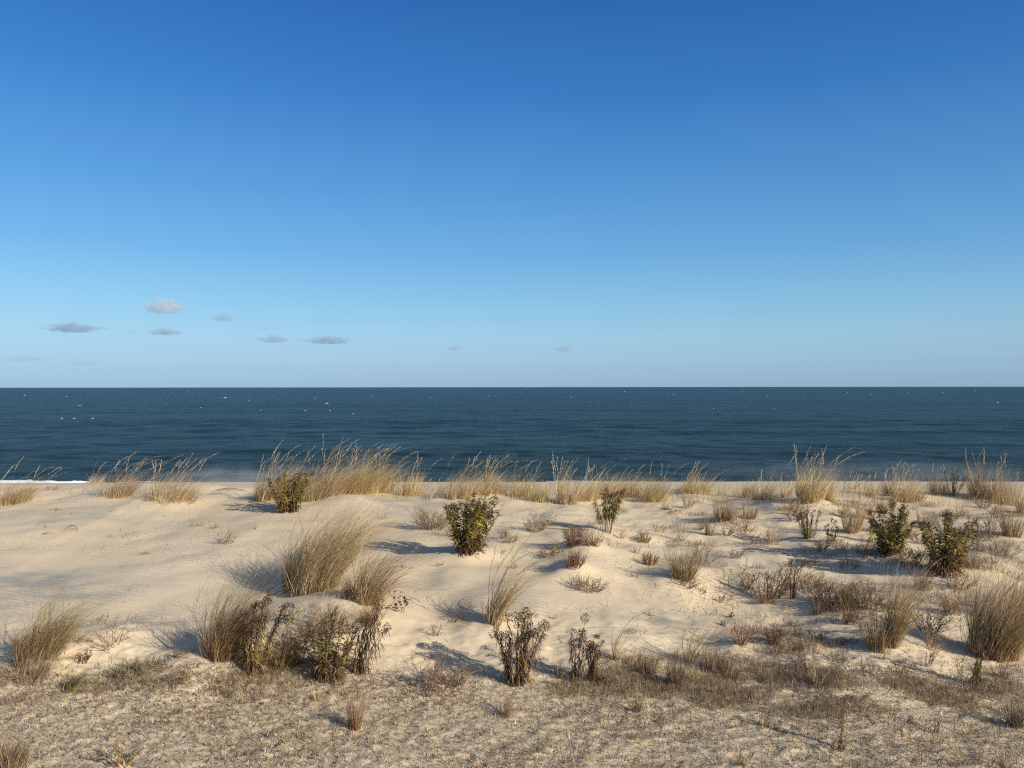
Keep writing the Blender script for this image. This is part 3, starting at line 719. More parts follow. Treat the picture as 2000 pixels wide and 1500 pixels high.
grass(803,967,905,28,170,.4,[GO,ST],'upright yellow grass clump just past the dense grass mass',plumes=5,splay=.4)
grass(852,972,938,16,60,.3,[ST],'small sparse grass tuft between the yellow clump and the plumed pair',plumes=2)
grass(893,974,900,24,170,.55,[ST,TA],'grass clump with long slanting tips behind the big leafy goldenrod',plumes=10)
grass(934,966,908,24,190,.5,[GO,ST],'golden grass just behind the top of the big leafy goldenrod',plumes=6)
grass(968,964,896,20,190,.6,[ST,PL],'crest grass with a bundle of bent pale plumes, tallest of its stretch',plumes=14)
grass(1012,970,908,18,110,.4,[ST,GO],'grass tuft with one upright plume past the bent pale plumes',plumes=3)
grass(1054,978,936,16,150,.3,[GO],'short bright yellow grass tuft on the open crest',splay=.6)
weed(1043,980,955,10,8,[OL,BR],'dark green sprout at the foot of the bright yellow tuft',name='sprout',leaf=30)
grass(1092,984,898,9,40,.3,[TA,ST],'thin group of tall plumed stalks standing above the crest',plumes=8,splay=.2)
grass(1112,984,910,16,90,.35,[ST,TA],'thin upright grass with bobbing plumes beside the tall plumed stalks',plumes=6)
grass(1142,976,918,26,210,.5,[GO,ST],'golden grass at the start of the long continuous grass hedge',plumes=6)
grass(1182,972,914,30,280,.5,[GO,ST],'thick golden grass rising behind the drooping goldenrod',plumes=3)
grass(1226,968,920,28,260,.5,[GO,ST],'thick golden grass in the middle of the continuous grass hedge',plumes=3)
grass(1274,978,919,32,330,.5,[GO,ST,OL],'fan of golden grass closing the end of the continuous grass hedge',plumes=4)
grass(1330,958,930,14,50,.5,[ST],'faint thin tuft in the gap past the grass hedge',plumes=3)
grass(1362,964,909,28,210,.55,[ST,GO,('red',.3)],'straw grass clump with reddish foot and slanting plumes, alone past the grass hedge',plumes=8)
grass(1410,968,945,14,60,.3,[ST],'short pale tuft beside the reddish footed clump')
grass(1450,972,935,20,110,.3,[ST,RE],'low straw tuft with rusty foot on the crest')
grass(1490,976,925,20,150,.35,[GO,ST],'medium yellow tuft between the rusty tuft and the tall plumed clump',plumes=3)
grass(1535,970,938,14,60,.3,[ST],'sparse short tuft in front of the pale beach',plumes=2)
grass(1580,974,884,26,330,.4,[('gold',2),ST],'tall bright golden clump with high slanting plumes, tallest on this stretch of crest',plumes=22,splay=.4)
grass(1618,978,934,15,110,.25,[GO,ST],'small upright yellow tuft beside the tall bright golden clump',splay=.3)
grass(1665,956,925,12,40,.4,[ST],'tiny plumed tuft silhouetted on the beach beyond the yellow tuft',plumes=3)
grass(1700,968,930,22,110,.3,[ST,GO],'low straw grass in front of the shoreline',plumes=3)
grass(1742,968,920,18,110,.25,[BR,TA],'dark plumed grass on the crest behind the green goldenrod',plumes=8)
grass(1768,978,914,26,260,.35,[GO,ST],'yellow plumed clump beside the dark plumed grass on the crest',plumes=8)
weed(1795,980,962,12,12,[RE],'small rusty weed at the foot of the yellow plumed clump',gen=1)
grass(1835,966,915,20,130,.15,[OL,TA],'olive tuft standing against the water past the pale sand gap',splay=.3,plumes=3)
stalk_plant(1862,966,908,26,9,'dead','dark upright dead stalks against the water between the olive and brown tufts',lean=.05,leafn=26)
grass(1928,972,894,28,330,.1,[TA,ST,BR],'dense brown upright brush, tallest plant at this end of the crest',splay=.5,plumes=8)
weed(1922,994,975,14,16,[RE,BR],'small dark reddish weed in front of the dense brown upright brush')
grass(1968,985,925,24,160,.15,[TA,ST],'thin tan stems beside the dense brown upright brush',splay=.4,plumes=3)
weed(1900,975,940,18,12,[TA],'wiry tan weed between the dark stalks and the dense brown brush',gen=2)
# --- upper dune face
stalk_plant(560,1000,902,50,24,'greengold','leafy green goldenrod on the crest in front of the dense grass mass',leafn=85,lsize=1.4,lean=.02,skirt=60)
stalk_plant(918,1076,946,52,36,'greengold','big dense leafy goldenrod alone in the middle of the dune face',leafn=100,lsize=1.35,lean=.10,skirt=160)
stalk_plant(1183,1040,938,34,13,'droop','goldenrod with bare dark foot and drooping narrow leaves in front of the grass hedge',leafn=60,lsize=1.1,lean=.04)
weed(845,1034,990,38,60,[BR,GR,TA],'dense grey brown twiggy weed in the shadow side of the big leafy goldenrod',name='twiggy_bush',cat='bush',leaf=80)
weed(1048,1038,996,30,34,[TA,RE,PL],'pale open twiggy weed between the big goldenrod and the drooping one',curl=.35)
weed(985,1052,1034,12,12,[RE,BR],'small brown weed right beside the big leafy goldenrod')
weed(983,1082,1064,8,4,[TA],'tiny pale sprig below the big leafy goldenrod',gen=1)
tuft(1122,1064,1024,26,[('red',2),BR],'larger dense rusty shrub on a sand hummock below the drooping goldenrod',n=80,leafs=500)
tuft(1158,1066,1036,18,[('red',1),TA],'paler half of rusty growth touching the larger dense rusty shrub',n=40,leafs=200)
tuft(1121,1106,1076,24,[('red',2),BR],'small round rusty shrub on its own hummock nearest the wind bent tuft',n=70,leafs=420)
weed(1075,1086,1062,36,34,[TA,BR],'sprawling mat of pale curled stems beside the two rusty shrubs',gen=1,curl=.8,leaf=120)
weed(1150,1152,1122,44,50,[TA,GR,BR],'low sprawling grey tan mat alone on smooth sand below the round rusty shrub',gen=1,curl=.8,leaf=200)
weed(1195,1068,1048,12,6,[RE,TA],'small forked sprig beside the foot of the drooping goldenrod',gen=1)
tuft(1254,1058,1036,22,[RE,TA],'flat pinkish shrub on the open slope above the fan of brown grass',n=36,leafs=220)
tuft(1268,1104,1078,20,[('red',2)],'reddish shrub just seaward of the fan of brown grass',n=46,leafs=260)
weed(1240,1080,1066,12,8,[RE,BR],'tiny weed between the flat pinkish and the reddish shrub',gen=1)
weed(1328,1056,1000,18,12,[TA,PL],'wispy pale stems rising behind the fan of brown grass',gen=1,up=1.6)
weed(1345,994,962,12,10,[GR,BR],'small grey brush on the slope below the reddish footed clump',up=1.3)
grass(1412,1014,952,24,180,.2,[ST,TA],'straw clump with a green streak and rusty foot on the upper slope',green=.4)
weed(1425,1016,985,22,30,[RE,TA],'rusty weed tangled into the green streaked straw clump',leaf=160)
grass(1390,1046,1002,14,90,.15,[BR,TA],'small brown brush below the green streaked clump',splay=.5)
grass(1372,1035,1000,8,30,.1,[BR],'narrow dark tuft between the grey brush and the brown brush')
weed(1420,1046,1025,10,10,[RE,BR],'tiny rusty weed beside the small brown brush')
grass(1335,1130,1052,28,330,.12,[TA,OL,BR],'fan of brown upright grass in the middle of the bare slope',splay=.9)
weed(1372,1104,1060,26,14,[RE,('rust',1),BR],'rusty leafed sprig leaning out of the fan of brown grass',leaf=180)
weed(1340,1142,1122,34,26,[RE,BR],'dead rusty leaves sprawling at the foot of the fan of brown grass',gen=1,curl=.8,leaf=160)
weed(1370,1155,1142,16,6,[BR],'small broken stems just downslope of the fan of brown grass',gen=1)
grass(1512,1062,1000,26,50,.3,[ST,TA],'very sparse wispy grass stems on the mid slope',splay=.7)
weed(1480,1062,1035,34,20,[BR,RE],'thin dark weed line at the foot of the very sparse wispy grass')
stalk_plant(1580,1052,980,26,12,'mixed','brownish goldenrod with olive leaves in front of the tall bright golden clump',lean=.02,leafn=34,head=.6)
stalk_plant(1622,1058,1008,16,6,'mixed','short dark leafed goldenrod beside the brownish one',lean=.02,leafn=30,head=.5)
grass(1664,1040,952,24,230,.12,[ST,TA],'upright straw column of grass between two goldenrods',splay=.4,plumes=3)
stalk_plant(1738,1080,970,42,28,'green','green leafy goldenrod on dark bare stems nearest the straw column of grass',leafn=75,lsize=1.3,lean=.05)
stalk_plant(1700,1058,1010,14,6,'mixed','small dark goldenrod hidden between straw column and green leafy goldenrod',leafn=24)
grass(1772,1050,975,16,110,.1,[ST,RE],'pinkish straw grass directly behind the green leafy goldenrod',splay=.3)
stalk_plant(1848,1118,988,52,34,'greengold','bushy goldenrod with golden leaves and a thick skirt of dead brown leaves',leafn=80,lsize=1.25,lean=.03,skirt=700)
weed(1780,1108,1068,26,30,[BR,('dark',1)],'dark brown brush tucked against the skirted goldenrod',name='twiggy_bush',cat='bush',leaf=160)
weed(1925,1048,1008,34,36,[BR,GR],'dark low brush on the upper slope behind the skirted goldenrod',name='twiggy_bush',cat='bush',leaf=200)
grass(1975,1046,962,24,200,.1,[TA,BR],'tan brown grass at the picture edge above the dark low brush',splay=.5)
weed(1910,1062,1030,12,8,[OL,BR],'green leafed sprig reaching from the skirted goldenrod',name='sprout',leaf=80)
# --- mid slope
weed(1505,1168,1098,46,34,[('dark',1),BR],'open dead bush of knobbly dark twigs on bare sand',name='dead_bush',cat='bush',leaf=160,curl=.35,thick=.0034,leafpal=[('dark',1),('brown',1)])
stalk_plant(1548,1168,1075,20,6,'dead','tall dark knobbly stalks rising from the open dead bush',lean=.1,leafn=24,head=.5,lsize=.6)
grass(1498,1176,1150,24,110,.1,[BR,RE],'short brown tuft under the open dead bush',splay=.9)
weed(1600,1150,1115,10,6,[RE],'small red sprig on the sand above the brown brush band',gen=1)
weed(1612,1182,1138,44,44,[('dark',1),BR],'dark first half of the brown brush band',name='brush',cat='brush',leaf=260)
grass(1648,1190,1128,40,330,.1,[BR,TA],'upright brown stems in the middle of the brown brush band',splay=.5)
weed(1700,1188,1136,40,50,[BR,('dark',.7),TA],'dense dark end of the brown brush band near the leaning grass',name='brush',cat='brush',leaf=300)
weed(1580,1150,1120,20,14,[BR],'thin weed linking the open dead bush and the brown brush band')
tuft(1662,1218,1192,18,[('red',2)],'reddish shrub in front of the brown brush band',n=36,leafs=180)
weed(1690,1232,1212,16,14,[GR,BR],'small grey brown weed below the reddish shrub of the brush band')
grass(1742,1262,1098,13,360,.65,[OL,TA,TA],'tall olive brown grass leaning over bare sand beside the brush band',splay=.15,wide=1.1)
grass(1715,1268,1180,22,230,.1,[TA,BR],'shorter upright grass at the foot of the tall leaning olive grass',splay=.4)
grass(1760,1190,1105,16,130,.4,[TA,ST],'arching tan grass behind the tall leaning olive grass')
tuft(1858,1200,1160,26,[('red',1),BR,TA],'rusty shrub between the leaning olive grass and the great grass mound',n=44,leafs=260)
weed(1815,1235,1180,30,30,[BR,GR],'grey brown tangle in the hollow before the great grass mound',leaf=100)
weed(1818,1268,1228,14,14,[TA,BR],'small tan brush standing in the shadow before the great grass mound')
grass(1930,1278,1105,58,1100,.7,[OL,TA,TA,BR],'great mound of arching olive brown grass near the picture edge',splay=.3,wide=1.1)
grass(1985,1215,1095,36,330,.85,[TA,ST],'arching tan grass behind the great grass mound at the picture edge')
grass(1972,1288,1165,22,260,.12,[TA,ST],'straight tan stems on the far side of the great grass mound',splay=.4)
stalk_plant(1908,1340,1225,16,6,'mixed','single rusty leafed dark stalk in front of the great grass mound',lean=.03,leafn=50,head=.4,lsize=.7)
weed(1888,1338,1275,18,8,[('dark',1)],'bare black twigs beside the single rusty leafed stalk',up=1.0,thick=.003)
grass(1952,1322,1280,22,110,.05,[('red',1),TA],'short pinkish tuft below the great grass mound',splay=.8)
weed(1810,1300,1262,20,7,[TA,BR],'thin forked weed on bare sand in front of the leaning olive grass',gen=2,up=1.2)
grass(1446,1258,1174,12,42,.08,[TA,RE],'small vase shaped tuft of stiff stems alone on bare sand',splay=1.0,wide=1.3)
tuft(1512,1256,1222,20,[('red',2),BR],'rusty shrub on a little sand ledge beside the vase shaped tuft',n=50,leafs=280)
weed(1425,1206,1196,8,8,[('dark',1)],'upper of two little dark leaf patches by the vase shaped tuft',gen=1,flat=.5,name='leaf_patch',cat='leaf patch',leaf=60,leafpal=[('leafy',1),('dark',1)])
weed(1412,1222,1212,8,8,[('dark',1)],'lower of two little dark leaf patches by the vase shaped tuft',gen=1,flat=.5,name='leaf_patch',cat='leaf patch',leaf=60,leafpal=[('leafy',1),('dark',1)])
weed(1560,1270,1256,9,9,[('dark',1)],'dark green leaf patch below the rusty shrub on its ledge',gen=1,name='leaf_patch',cat='leaf patch',leaf=70,leafpal=[('leafy',1),('dark',1)])
grass(1342,1292,1180,14,34,.5,[TA,ST],'a few tall thin stems leaning from the low brown thicket',splay=.5,wide=1.2)
grass(1204,1288,1190,12,20,.8,[TA,BR],'sparse arching grass of a few long blades beside the thin dead goldenrod',splay=.5,wide=1.3,plumes=3)
grass(1262,1312,1262,34,170,.1,[BR,GR,TA],'short brown tuft at the start of the low brown thicket',splay=.7)
grass(1320,1342,1262,14,190,.1,[BR,GR],'dense dark foot tuft standing in front of the low brown thicket',splay=.6)
grass(1402,1310,1250,34,260,.1,[BR,GR,TA],'thickest part of the low brown thicket',splay=.6)
grass(1430,1326,1290,18,110,.1,[('rust',1),TA],'rusty orange tuft ending the low brown thicket',splay=.8)
grass(1352,1324,1290,22,90,.1,[ST,TA],'straw coloured tuft within the low brown thicket',splay=.7)
# --- centre
grass(612,1152,985,68,1400,.85,[TA,OL,ST],'great wind bent grass clump with a curling shadow on the smooth sand',splay=.4,wide=1.1,wind=.5)
grass(570,1155,1030,26,300,.5,[TA,OL],'shadow side flank of the great wind bent clump',splay=.3)
grass(648,1112,985,34,330,.95,[TA,ST],'long streaming blades above the great wind bent clump',splay=.4,wind=.7)
grass(715,1176,1050,34,420,1.1,[TA,BR,ST],'brown grass with long looping blades beside the great wind bent clump',splay=.6,wide=1.2)
grass(690,1168,1110,26,190,.3,[GR,BR],'low grey grass between the great clump and the looping one',splay=.8)
grass(648,1228,1158,66,420,.2,[PL,ST,GR],'pale tangled mat of fallen grass below the great wind bent clump',splay=1.6,curl=1.6,name='grass_mat')
grass(720,1218,1150,26,150,.3,[BR,TA],'dark stemmed grass above the green centred goldenrod',splay=.6)
grass(962,1216,1090,24,280,1.0,[TA,PL,ST],'lone graceful grass tuft bending over its curved shadow above the dead goldenrod',splay=.25,wide=1.4,plumes=10)
weed(905,1212,1195,40,4,[('rust',1),TA],'thin creeping runner on the sand beside the lone graceful tuft',gen=1,flat=.4,lean=-.5,name='runner',cat='runner',up=.2)
weed(888,1214,1196,9,6,[RE],'tiny rusty sprig on the runner beside the lone graceful tuft',gen=1)
weed(850,1240,1215,14,7,[RE,BR],'tiny sprig on smooth sand between the two goldenrods',gen=1,curl=.9,leaf=24)
weed(860,1105,1095,10,4,[BR],'scrap of dry leaves on the smooth slope below the big leafy goldenrod',gen=1,leaf=20)
weed(780,1196,1155,16,5,[BR,('dark',1)],'sprig of folded dry leaves hanging beyond the looping grass',gen=1,leaf=26,lsize=.07,up=1.3)
weed(790,1112,1100,20,4,[('red',1),TA],'drooping reddish seed spray beyond the looping grass',gen=1,leaf=30,up=.3)
stalk_plant(1010,1334,1178,46,28,'dead','large dead black brown goldenrod casting a long branching shadow',lean=.05,leafn=30,head=1.3,lsize=.85,skirt=60)
stalk_plant(1126,1330,1192,18,8,'dead','thin dead goldenrod with knobbly tops next to the large dead one',lean=.1,leafn=34,head=1.1,lsize=.8)
stalk_plant(1158,1328,1235,16,8,'dead','shorter dead goldenrod standing beside the thin one',lean=.08,leafn=30,head=.8,lsize=.8)
weed(838,1362,1275,12,7,[('dark',1),RE],'reddish dead stalk leaning upright on the flat before the large shadow',up=1.6,thick=.003,lean=.15,name='dead_stalk',cat='stalk')
weed(865,1345,1275,42,30,[RE,GR],'open wiry weed spreading beside the reddish dead stalk',thick=.0026)
stalk_plant(640,1326,1180,56,24,'midgreen','dark goldenrod with a bright green leafy middle and brown foot',lean=.08,leafn=44,head=.8,lsize=.95,skirt=200)
stalk_plant(700,1312,1160,34,10,'dead','dark stalks leaning away from the green centred goldenrod',lean=.32,leafn=34,head=.8,lsize=1.1)
grass(432,1282,1120,42,760,.75,[TA,BR],'tall brown grass clump bending over a deep blue shadow',splay=.4,wide=1.1)
grass(470,1262,1170,26,170,.9,[TA,ST],'loose trailing blades behind the spiky dead goldenrod')
stalk_plant(492,1312,1140,42,22,'mixed','spiky dead goldenrod with yellow green middle leaves beside the tall brown clump',lean=.16,leafn=52,head=.9,lsize=.85,skirt=160)
grass(560,1300,1240,44,300,.4,[OL,BR,('rust',.5)],'low olive tangle filling the gap between the two leafy goldenrods',splay=1.0,curl=.8)
weed(565,1215,1185,14,7,[('dark',1)],'small dark sprig in the gap above the olive tangle',leaf=30,leafpal=[('leafy',1)],lsize=.06)
weed(390,1200,1140,4,1,[TA],'single bare upright stem beside the tall brown clump',gen=1,up=3.0,name='dead_stalk',cat='stalk',curl=.1)

# --- smaller growth between the clumps on the planted side
grass(1300,996,975,10,40,.2,[BR],'small dark tuft at the landward foot of the grass hedge')
weed(1308,1004,990,10,6,[RE],'tiny pinkish sprig below the landward foot of the grass hedge',gen=1)
weed(1288,1040,1022,16,10,[BR,RE],'small curled weed between flat pinkish shrub and grass hedge',gen=1,curl=.6)
weed(1215,1052,1030,14,8,[TA],'thin sprig just landward of the drooping goldenrod',gen=1)
weed(1455,1040,1008,24,18,[BR,TA],'straggly brown weed between the green streaked clump and the sparse wispy grass',leaf=60)
grass(1462,1012,968,20,120,.25,[BR,TA],'brown straw tuft on the slope right behind the green streaked clump')
grass(1540,1000,962,20,110,.2,[TA,ST],'tan tuft at the landward foot of the tall bright golden clump')
weed(1555,1018,985,20,18,[BR,('dark',1)],'dark tangled weed in front of the tan tuft of the golden clump',leaf=70)
weed(1600,1075,1050,22,16,[RE,BR],'reddish weed line in front of the two small brown goldenrods',leaf=50)
grass(1640,1010,968,18,110,.15,[ST,TA],'pale tuft just behind the upright straw column')
grass(1690,1012,960,22,150,.15,[TA,ST],'tan straw growth behind the hidden small dark goldenrod')
grass(1725,1002,955,16,90,.15,[BR,TA],'brown stems between the straw column and the crest plumes')
weed(1690,1085,1062,22,18,[('dark',1),BR],'dark weed in the shade at the foot of the green leafy goldenrod',leaf=70)
grass(1808,1030,985,20,100,.12,[TA,BR],'sparse tan tuft in the gap between the two big leafy goldenrods')
weed(1800,1062,1032,20,14,[BR],'thin brown twigs in the gap between the two big leafy goldenrods')
grass(1880,1008,968,20,110,.12,[TA,ST],'pale tuft behind the top of the skirted goldenrod')
weed(1948,1010,985,20,18,[BR,RE],'low rusty weed below the dense brown upright brush',leaf=60)
grass(1990,1002,955,14,110,.12,[TA,BR],'brown stems at the very picture edge on the upper slope')
weed(1960,1085,1052,26,18,[BR,GR],'grey twiggy weed on the slope above the great grass mound')
grass(1900,1110,1068,20,110,.3,[TA,BR],'short tan tuft beside the skirt of the golden leaved goldenrod')
weed(1870,1150,1115,30,20,[BR,TA],'brown wiry weed on bare sand below the skirted goldenrod')
grass(1800,1150,1098,20,140,.3,[TA,BR],'ragged brown tuft between the leaning olive grass and the skirted goldenrod')
weed(1585,1108,1085,20,12,[BR],'thin brown sprig on open sand above the brush band')
weed(1655,1110,1088,24,14,[RE,TA],'pale reddish weed on open sand in front of the green leafy goldenrod')
grass(1600,1196,1152,22,150,.1,[BR,GR],'low brown tuft at the near end of the brush band',splay=.9)
weed(1450,1150,1118,22,14,[BR,TA],'thin weed left standing between the brown fan and the dead bush')
weed(1410,1175,1158,20,10,[BR],'low dark twigs on sand below the brown fan of grass',gen=1)
weed(1440,1090,1070,20,12,[RE,BR],'small reddish weed between the brown fan and the dead bush top')
weed(1545,1225,1208,24,14,[BR,RE],'low rusty twigs below the open dead bush',gen=1)
weed(1470,1240,1222,14,8,[TA],'small tan sprig between the vase tuft and the ledge shrub',gen=1)
weed(1600,1250,1228,22,12,[BR,GR],'grey sprig on bare sand beyond the ledge shrub')
weed(1640,1292,1262,30,18,[GR,TA],'grey wiry weed on sand above the dead thicket')
weed(1570,1305,1272,30,18,[GR,BR],'spreading grey brown weed below the dark green leaf patch')
weed(1700,1320,1292,26,14,[GR,BR],'grey brown weed beside the forked weed on bare sand')
weed(1760,1318,1290,22,10,[BR],'short brown twigs behind the thicket edge under the forked weed')
grass(1600,1338,1292,26,140,.12,[GR,BR,TA],'grey brown tuft rising out of the dead thicket',splay=.8)
grass(1500,1332,1292,26,140,.12,[GR,BR],'low grey tuft where the dead thicket begins to widen',splay=.8)
weed(1275,1205,1192,14,6,[TA],'faint sprig on bare sand above the sparse arching grass',gen=1)
weed(1080,1210,1198,10,5,[BR],'tiny scrap on bare sand behind the thin dead goldenrod',gen=1)
weed(1240,1128,1112,12,6,[TA],'tiny pale weed on sand below the reddish shrub',gen=1)
weed(1000,1110,1098,12,6,[BR],'tiny dark sprig above the plume of the lone graceful tuft',gen=1)
weed(890,1050,1015,26,18,[BR,GR],'grey twigs in the shade just behind the big leafy goldenrod')
weed(1000,1060,1040,18,14,[TA,BR],'pale brown twigs at the sunny side of the big leafy goldenrod')
grass(1090,1320,1262,10,30,.3,[TA],'few thin blades between the large and the thin dead goldenrod')
weed(1185,1335,1300,22,16,[GR,BR],'grey twigs at the foot of the shorter dead goldenrod')
weed(900,1340,1305,16,10,[TA,RE],'small reddish weed between the wiry weed and the large dead goldenrod')
weed(570,1270,1215,30,20,[BR,('dark',.6)],'dark twigs leaning in the gap between the two leafy goldenrods',leaf=80)
weed(610,1250,1190,30,20,[TA,BR],'brown twigs behind the green centred goldenrod',leaf=40)
# --- left
grass(88,1278,1158,46,560,.9,[TA,OL],'bent olive brown clump near the picture edge with a curled grey shadow',splay=.5,wide=1.1)
grass(52,1290,1200,34,230,.6,[BR,TA],'darker half of the bent clump on its shadow side',splay=.7)
grass(60,1330,1270,40,200,.4,[GR,TA],'thin grey grass spreading at the foot of the bent olive clump',splay=1.2,curl=.8)
grass(150,1255,1205,14,26,1.1,[TA],'few long blades arching low over the sand hummock',splay=.6)
weed(222,1262,1205,38,9,[BR,RE],'bare branching weed spread on the smooth sand hummock',gen=2,curl=.5,up=.45,thick=.0028)
weed(195,1218,1200,28,8,[RE],'dry leafy runner along the top of the sand hummock',gen=1,up=.3,leaf=30)
tuft(162,1292,1272,14,[('dark',2),RE],'tiny dark purple rosette at the foot of the sand hummock',n=18,leafs=60)
twig(212,1268,34,'short dark stick lying across the sand hummock',ang=-.6,n=1)
twig(255,1252,22,'tiny stick beside the bare branching weed',ang=-.4,n=1)
grass(138,1350,1302,14,90,1.0,[('green',1),('olive',1)],'small bright green grass tuft bending over the littered flat',splay=.3,name='grass_tuft',wide=1.4)
weed(242,1322,1290,34,26,[GR,OL],'grey green low bush at the edge of the littered flat',name='low_bush',cat='bush',leaf=260,leafpal=[('grey',1),('olive',1)])
weed(285,1310,1282,22,16,[GR,OL],'second grey green bush, nearer the tall brown clump',name='low_bush',cat='bush',leaf=200,leafpal=[('grey',1),('leafy',1)])
weed(320,1300,1286,26,16,[GR,OL],'flat sage coloured mat below the deep blue shadow',name='low_bush',cat='bush',leaf=160,leafpal=[('grey',1)],up=.4)
weed(350,1282,1268,18,14,[('rust',1),OL],'small rust coloured weed at the edge of the deep blue shadow',leaf=60)
weed(355,1328,1312,26,16,[RE,TA],'pinkish brown weed on the sand edge below the shadow',leaf=60)
weed(440,1062,1030,22,14,[TA,BR],'small wiry tuft with curled shadow on the smooth dune',gen=1,curl=.7)
weed(385,1028,1015,16,8,[TA],'pale scrap of stems above the small wiry tuft',gen=1,curl=.9)
weed(420,1032,1016,12,6,[TA,GR],'pale looped stems between the scrap and the curled weed',gen=1,curl=.9)
weed(497,1034,1024,12,4,[BR],'tiny curled weed below the crest goldenrod',gen=1,curl=.8)
twig(550,1018,50,'thin orange stem lying below the crest goldenrod',ang=-.15,n=1,pals=(('rust',1),))
weed(745,1014,998,14,6,[BR],'small sprig with shadow on the slope past the dense grass mass',gen=1)
twig(85,1028,34,'long arched twig, one of the largest on the smooth dune',ang=0,n=2,arch=.06)
twig(90,1044,20,'small forked twig just below the long arched twig',ang=.4,n=3)
twig(135,1035,44,'crooked dry vine beside the long arched twig',ang=0,n=3,arch=.06)
twig(105,996,34,'faint twig high on the smooth dune near the crest',ang=0,n=2)
twig(255,1050,34,'curled dark twig alone in the middle of the smooth dune',ang=0,n=2,arch=.05)
twig(290,1046,26,'thin pale stick beside the curled dark twig',ang=0,n=1,pals=(('tan',1),))
twig(238,1067,26,'short straight stick below the curled dark twig',ang=0,n=1,pals=(('tan',1),))
twig(283,1083,22,'small knot of twig lowest on the smooth dune',ang=.2,n=2)
twig(320,1008,22,'faint thin stick near the two small crest clumps',ang=0,n=1,pals=(('tan',1),))
twig(140,1006,20,'grey scrap of stem under the crest surf',ang=0,n=2,pals=(('grey',1),))
twig(375,985,14,'little dark twig at the foot of the fan shaped clump',ang=.5,n=3,arch=.05)
# --- foreground flat
grass(22,1498,1428,34,330,.1,[GR,TA,BR],'dense grey brown tuft in the bottom corner of the flat',splay=.6)
stalk_plant(238,1492,1432,30,6,'redstem','small goldenrod with red stems and yellow tips on the near flat',lean=.05,leafn=16,head=0,lsize=.6)
grass(694,1424,1332,12,130,.15,[TA,('red',.5)],'slender feathery brown tuft standing alone on the near flat',splay=.4,name='grass_tuft')
grass(618,1368,1330,8,22,.1,[GO,OL],'thin yellow stems before the green centred goldenrod',splay=.5,name='grass_tuft')
grass(986,1398,1345,14,90,.25,[GR,TA],'wispy grey tuft below the large dead goldenrod',splay=.7,name='grass_tuft')
grass(1243,1388,1345,8,60,.1,[TA,BR],'little dark footed tuft on the flat below the thin dead goldenrod',splay=.5,name='grass_tuft')
grass(1232,1444,1424,8,26,.1,[BR],'tiny tuft nearest the bottom middle of the flat',splay=.8,name='grass_tuft')
grass(1490,1418,1386,12,50,.1,[GR,BR],'small grey tuft with a dark shadow on the middle of the flat',splay=.6,name='grass_tuft')
grass(1982,1418,1338,15,150,.05,[BR,GR],'upright brown tuft at the picture edge on the flat',splay=.5,name='grass_tuft')
stalk_plant(1640,1462,1352,9,2,'redstem','tall dark stalk with yellow leaves on the near flat',lean=.12,leafn=30,head=1.0,lsize=.7)
weed(1634,1464,1436,14,9,[('dark',1)],'spiky dark base of twigs beside the tall black stalk',gen=1,up=.9,thick=.003)
weed(1828,1432,1384,14,10,[TA,GR],'faint thin weed on the near flat between brown tuft and black stalk',gen=1,up=1.4)
grass(1968,1498,1448,12,40,.1,[TA],'pale thin stems at the bottom corner below the brown tuft',splay=.6,name='grass_tuft')
grass(1448,1496,1448,12,30,.1,[TA,('red',.4)],'thin tan stems at the bottom edge of the flat',splay=.6,name='grass_tuft')
twig(1540,1440,120,'long dark bent stick lying on the near flat',ang=-.25,n=1,arch=.02)
weed(455,1366,1345,16,10,[GR,BR],'grey weed on the flat before the spiky dead goldenrod')
weed(330,1415,1403,8,3,[('rust',2)],'scrap of orange leaf on the near flat',gen=1,leaf=16,leafpal=[('rust',1)])

# ================================================================ ground cover nobody could count
def scatter(name, n, dens, yr, lenr, hr, wid, pals, label, cat, seed, flatness=1.0, lean=.2, S=4):
    rs = np.random.RandomState(seed); got = []
    tot = 0
    while tot < n:
        Y = yr[0] + (yr[1] - yr[0]) * rs.uniform(0, 1, n) ** .9; x = rs.uniform(-1, 1, n) * (Y * .74 + 1.6)
        keep = rs.uniform(0, 1, n) < dens(x, Y); got.append(np.stack([x[keep], Y[keep]], 1)); tot += keep.sum()
    B = np.concatenate(got)[:n]; z = H(B[:, 0], B[:, 1])
    L = rs.uniform(*lenr, n); hh = rs.uniform(*hr, n); a = rs.uniform(0, 6.283, n); tt = np.linspace(0, 1, S)
    P = np.zeros((n, S, 3))
    P[:, :, 0] = B[:, :1] + (np.cos(a) + lean)[:, None] * L[:, None] * tt * flatness
    P[:, :, 1] = B[:, 1:] + np.sin(a)[:, None] * L[:, None] * tt * flatness
    P[:, :, 2] = z[:, None] - .003 + hh[:, None] * (np.sin(tt * rs.uniform(1.2, 3.0, n)[:, None]) if flatness > .5 else tt[None] ** .9)
    W = (wid * rs.uniform(.6, 1.5, n))[:, None] * (1 - .7 * tt[None])
    v, f, c = ribbons(P, W, side_vec(rs, n), pick(rs, n, pals))
    return tag(new_obj(name, v, f, M_GRASS, tint=c), label, cat, kind='stuff')
def patch(x, Y, s, lo, hi, seed): return sstep(lo, hi, vnoise(x * s, Y * s * 1.6, seed) * .6 + vnoise(x * s * 3, Y * s * 4, seed + 1) * .4)
flat_d = lambda x, Y: rough_zone(x, Y) * (.50 + .50 * patch(x, Y, 1.1, -.15, .45, 81))
scatter('dead_leaf_litter', 70000, flat_d, (3.4, 8.2), (.02, .06), (.006, .035), .0028, [('grey', 2), ('brown', 1.3), ('pale', .9), ('tan', 1), ('dark', .9)],
        'grey brown litter of dead grass strewn over the sandy flat', 'litter', 91)
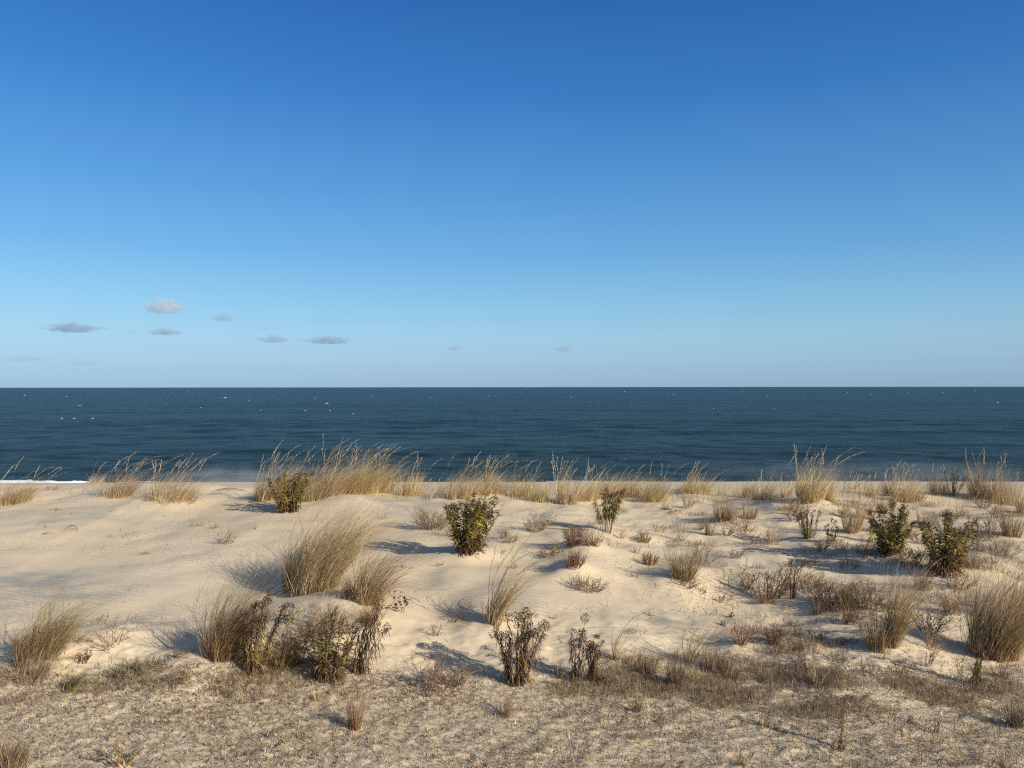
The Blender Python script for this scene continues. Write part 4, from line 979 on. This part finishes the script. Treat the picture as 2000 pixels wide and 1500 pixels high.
scatter('grass_stubble', 30000, flat_d, (3.4, 8.2), (.01, .03), (.02, .07), .0014, [('grey', 2), ('tan', 1.4), ('olive', .4), ('brown', 1)],
        'short dead stubble sticking up all over the sandy flat', 'stubble', 92, flatness=.4)
_sp = [at(px, py, base_H) for px, py in [(1150,1350),(1300,1345),(1400,1370),(1500,1360),(1600,1385),(1660,1352),(1760,1350),(1850,1365),(1950,1350),(1560,1330),(1250,1305),(1380,1300),(1200,1330),(1560,1290),(1620,1280)]]
def belt(x, Y):
    d = 0
    for (bx, by) in _sp: d = np.maximum(d, np.exp(-(((x - bx) / .52) ** 2 + ((Y - by) / .26) ** 2)))
    return sstep(.25, 1.1, d + .75 * fbm(x * 2.2, Y * 4, 95, 3)) * (x > .3)
scatter('low_dead_thicket', 22000, belt, (5.4, 9.0), (.03, .10), (.015, .075), .0013, [('grey', 1.5), ('brown', 1.6), ('tan', 1.2), ('red', .3)],
        'low grey brown thicket of dead stems along the edge of the sandy flat', 'ground cover', 93, flatness=.6, S=5)
_sl = [at(px, py, base_H) for px, py in [(40,1330),(120,1345),(220,1340),(330,1350),(60,1370),(10,1345),(440,1345),(560,1330),(580,1310)]]
def beltl(x, Y):
    d = 0
    for (bx, by) in _sl: d = np.maximum(d, np.exp(-(((x - bx) / .5) ** 2 + ((Y - by) / .28) ** 2)))
    return sstep(.35, 1.1, d + .7 * fbm(x * 2.2, Y * 4, 96, 3)) * (x < 0)
scatter('matted_dead_grass', 8000, beltl, (5.6, 8.6), (.03, .09), (.01, .06), .0014, [('grey', 1.6), ('brown', 1), ('tan', 1), ('olive', .4), ('red', .3)],
        'matted grey dead grass where the smooth dune meets the flat', 'ground cover', 94, flatness=.8, S=5)
# crumbs of litter on the planted side of the dune
slope_d = lambda x, Y: (sstep(1.2, 4.2, x) * .97 + .03) * patch(x, Y, 1.3, .05, .55, 85) * (1 - sstep(14.5, 16.5, Y)) * sstep(7, 8, Y)
scatter('scattered_plant_scraps', 17000, slope_d, (7.2, 16.5), (.03, .12), (.006, .09), .0024, [('brown', 1.5), ('grey', 1), ('red', .6), ('dark', .8), ('tan', 1)],
        'scraps of dead stems scattered on the planted dune slope', 'litter', 97)
crest_d = lambda x, Y: sstep(-3.4, -2.2, x) * patch(x, Y, 1.2, -.3, .4, 88) * sstep(14.6, 15.8, Y)
scatter('thin_crest_grass', 4500, crest_d, (14.6, 17.6), (.05, .16), (.05, .28), .0020, [('straw', 1.5), ('gold', 1.2), ('tan', 1)],
        'thin pale grass filling the gaps between clumps along the crest', 'ground cover', 98, flatness=.8, S=5, lean=.5)
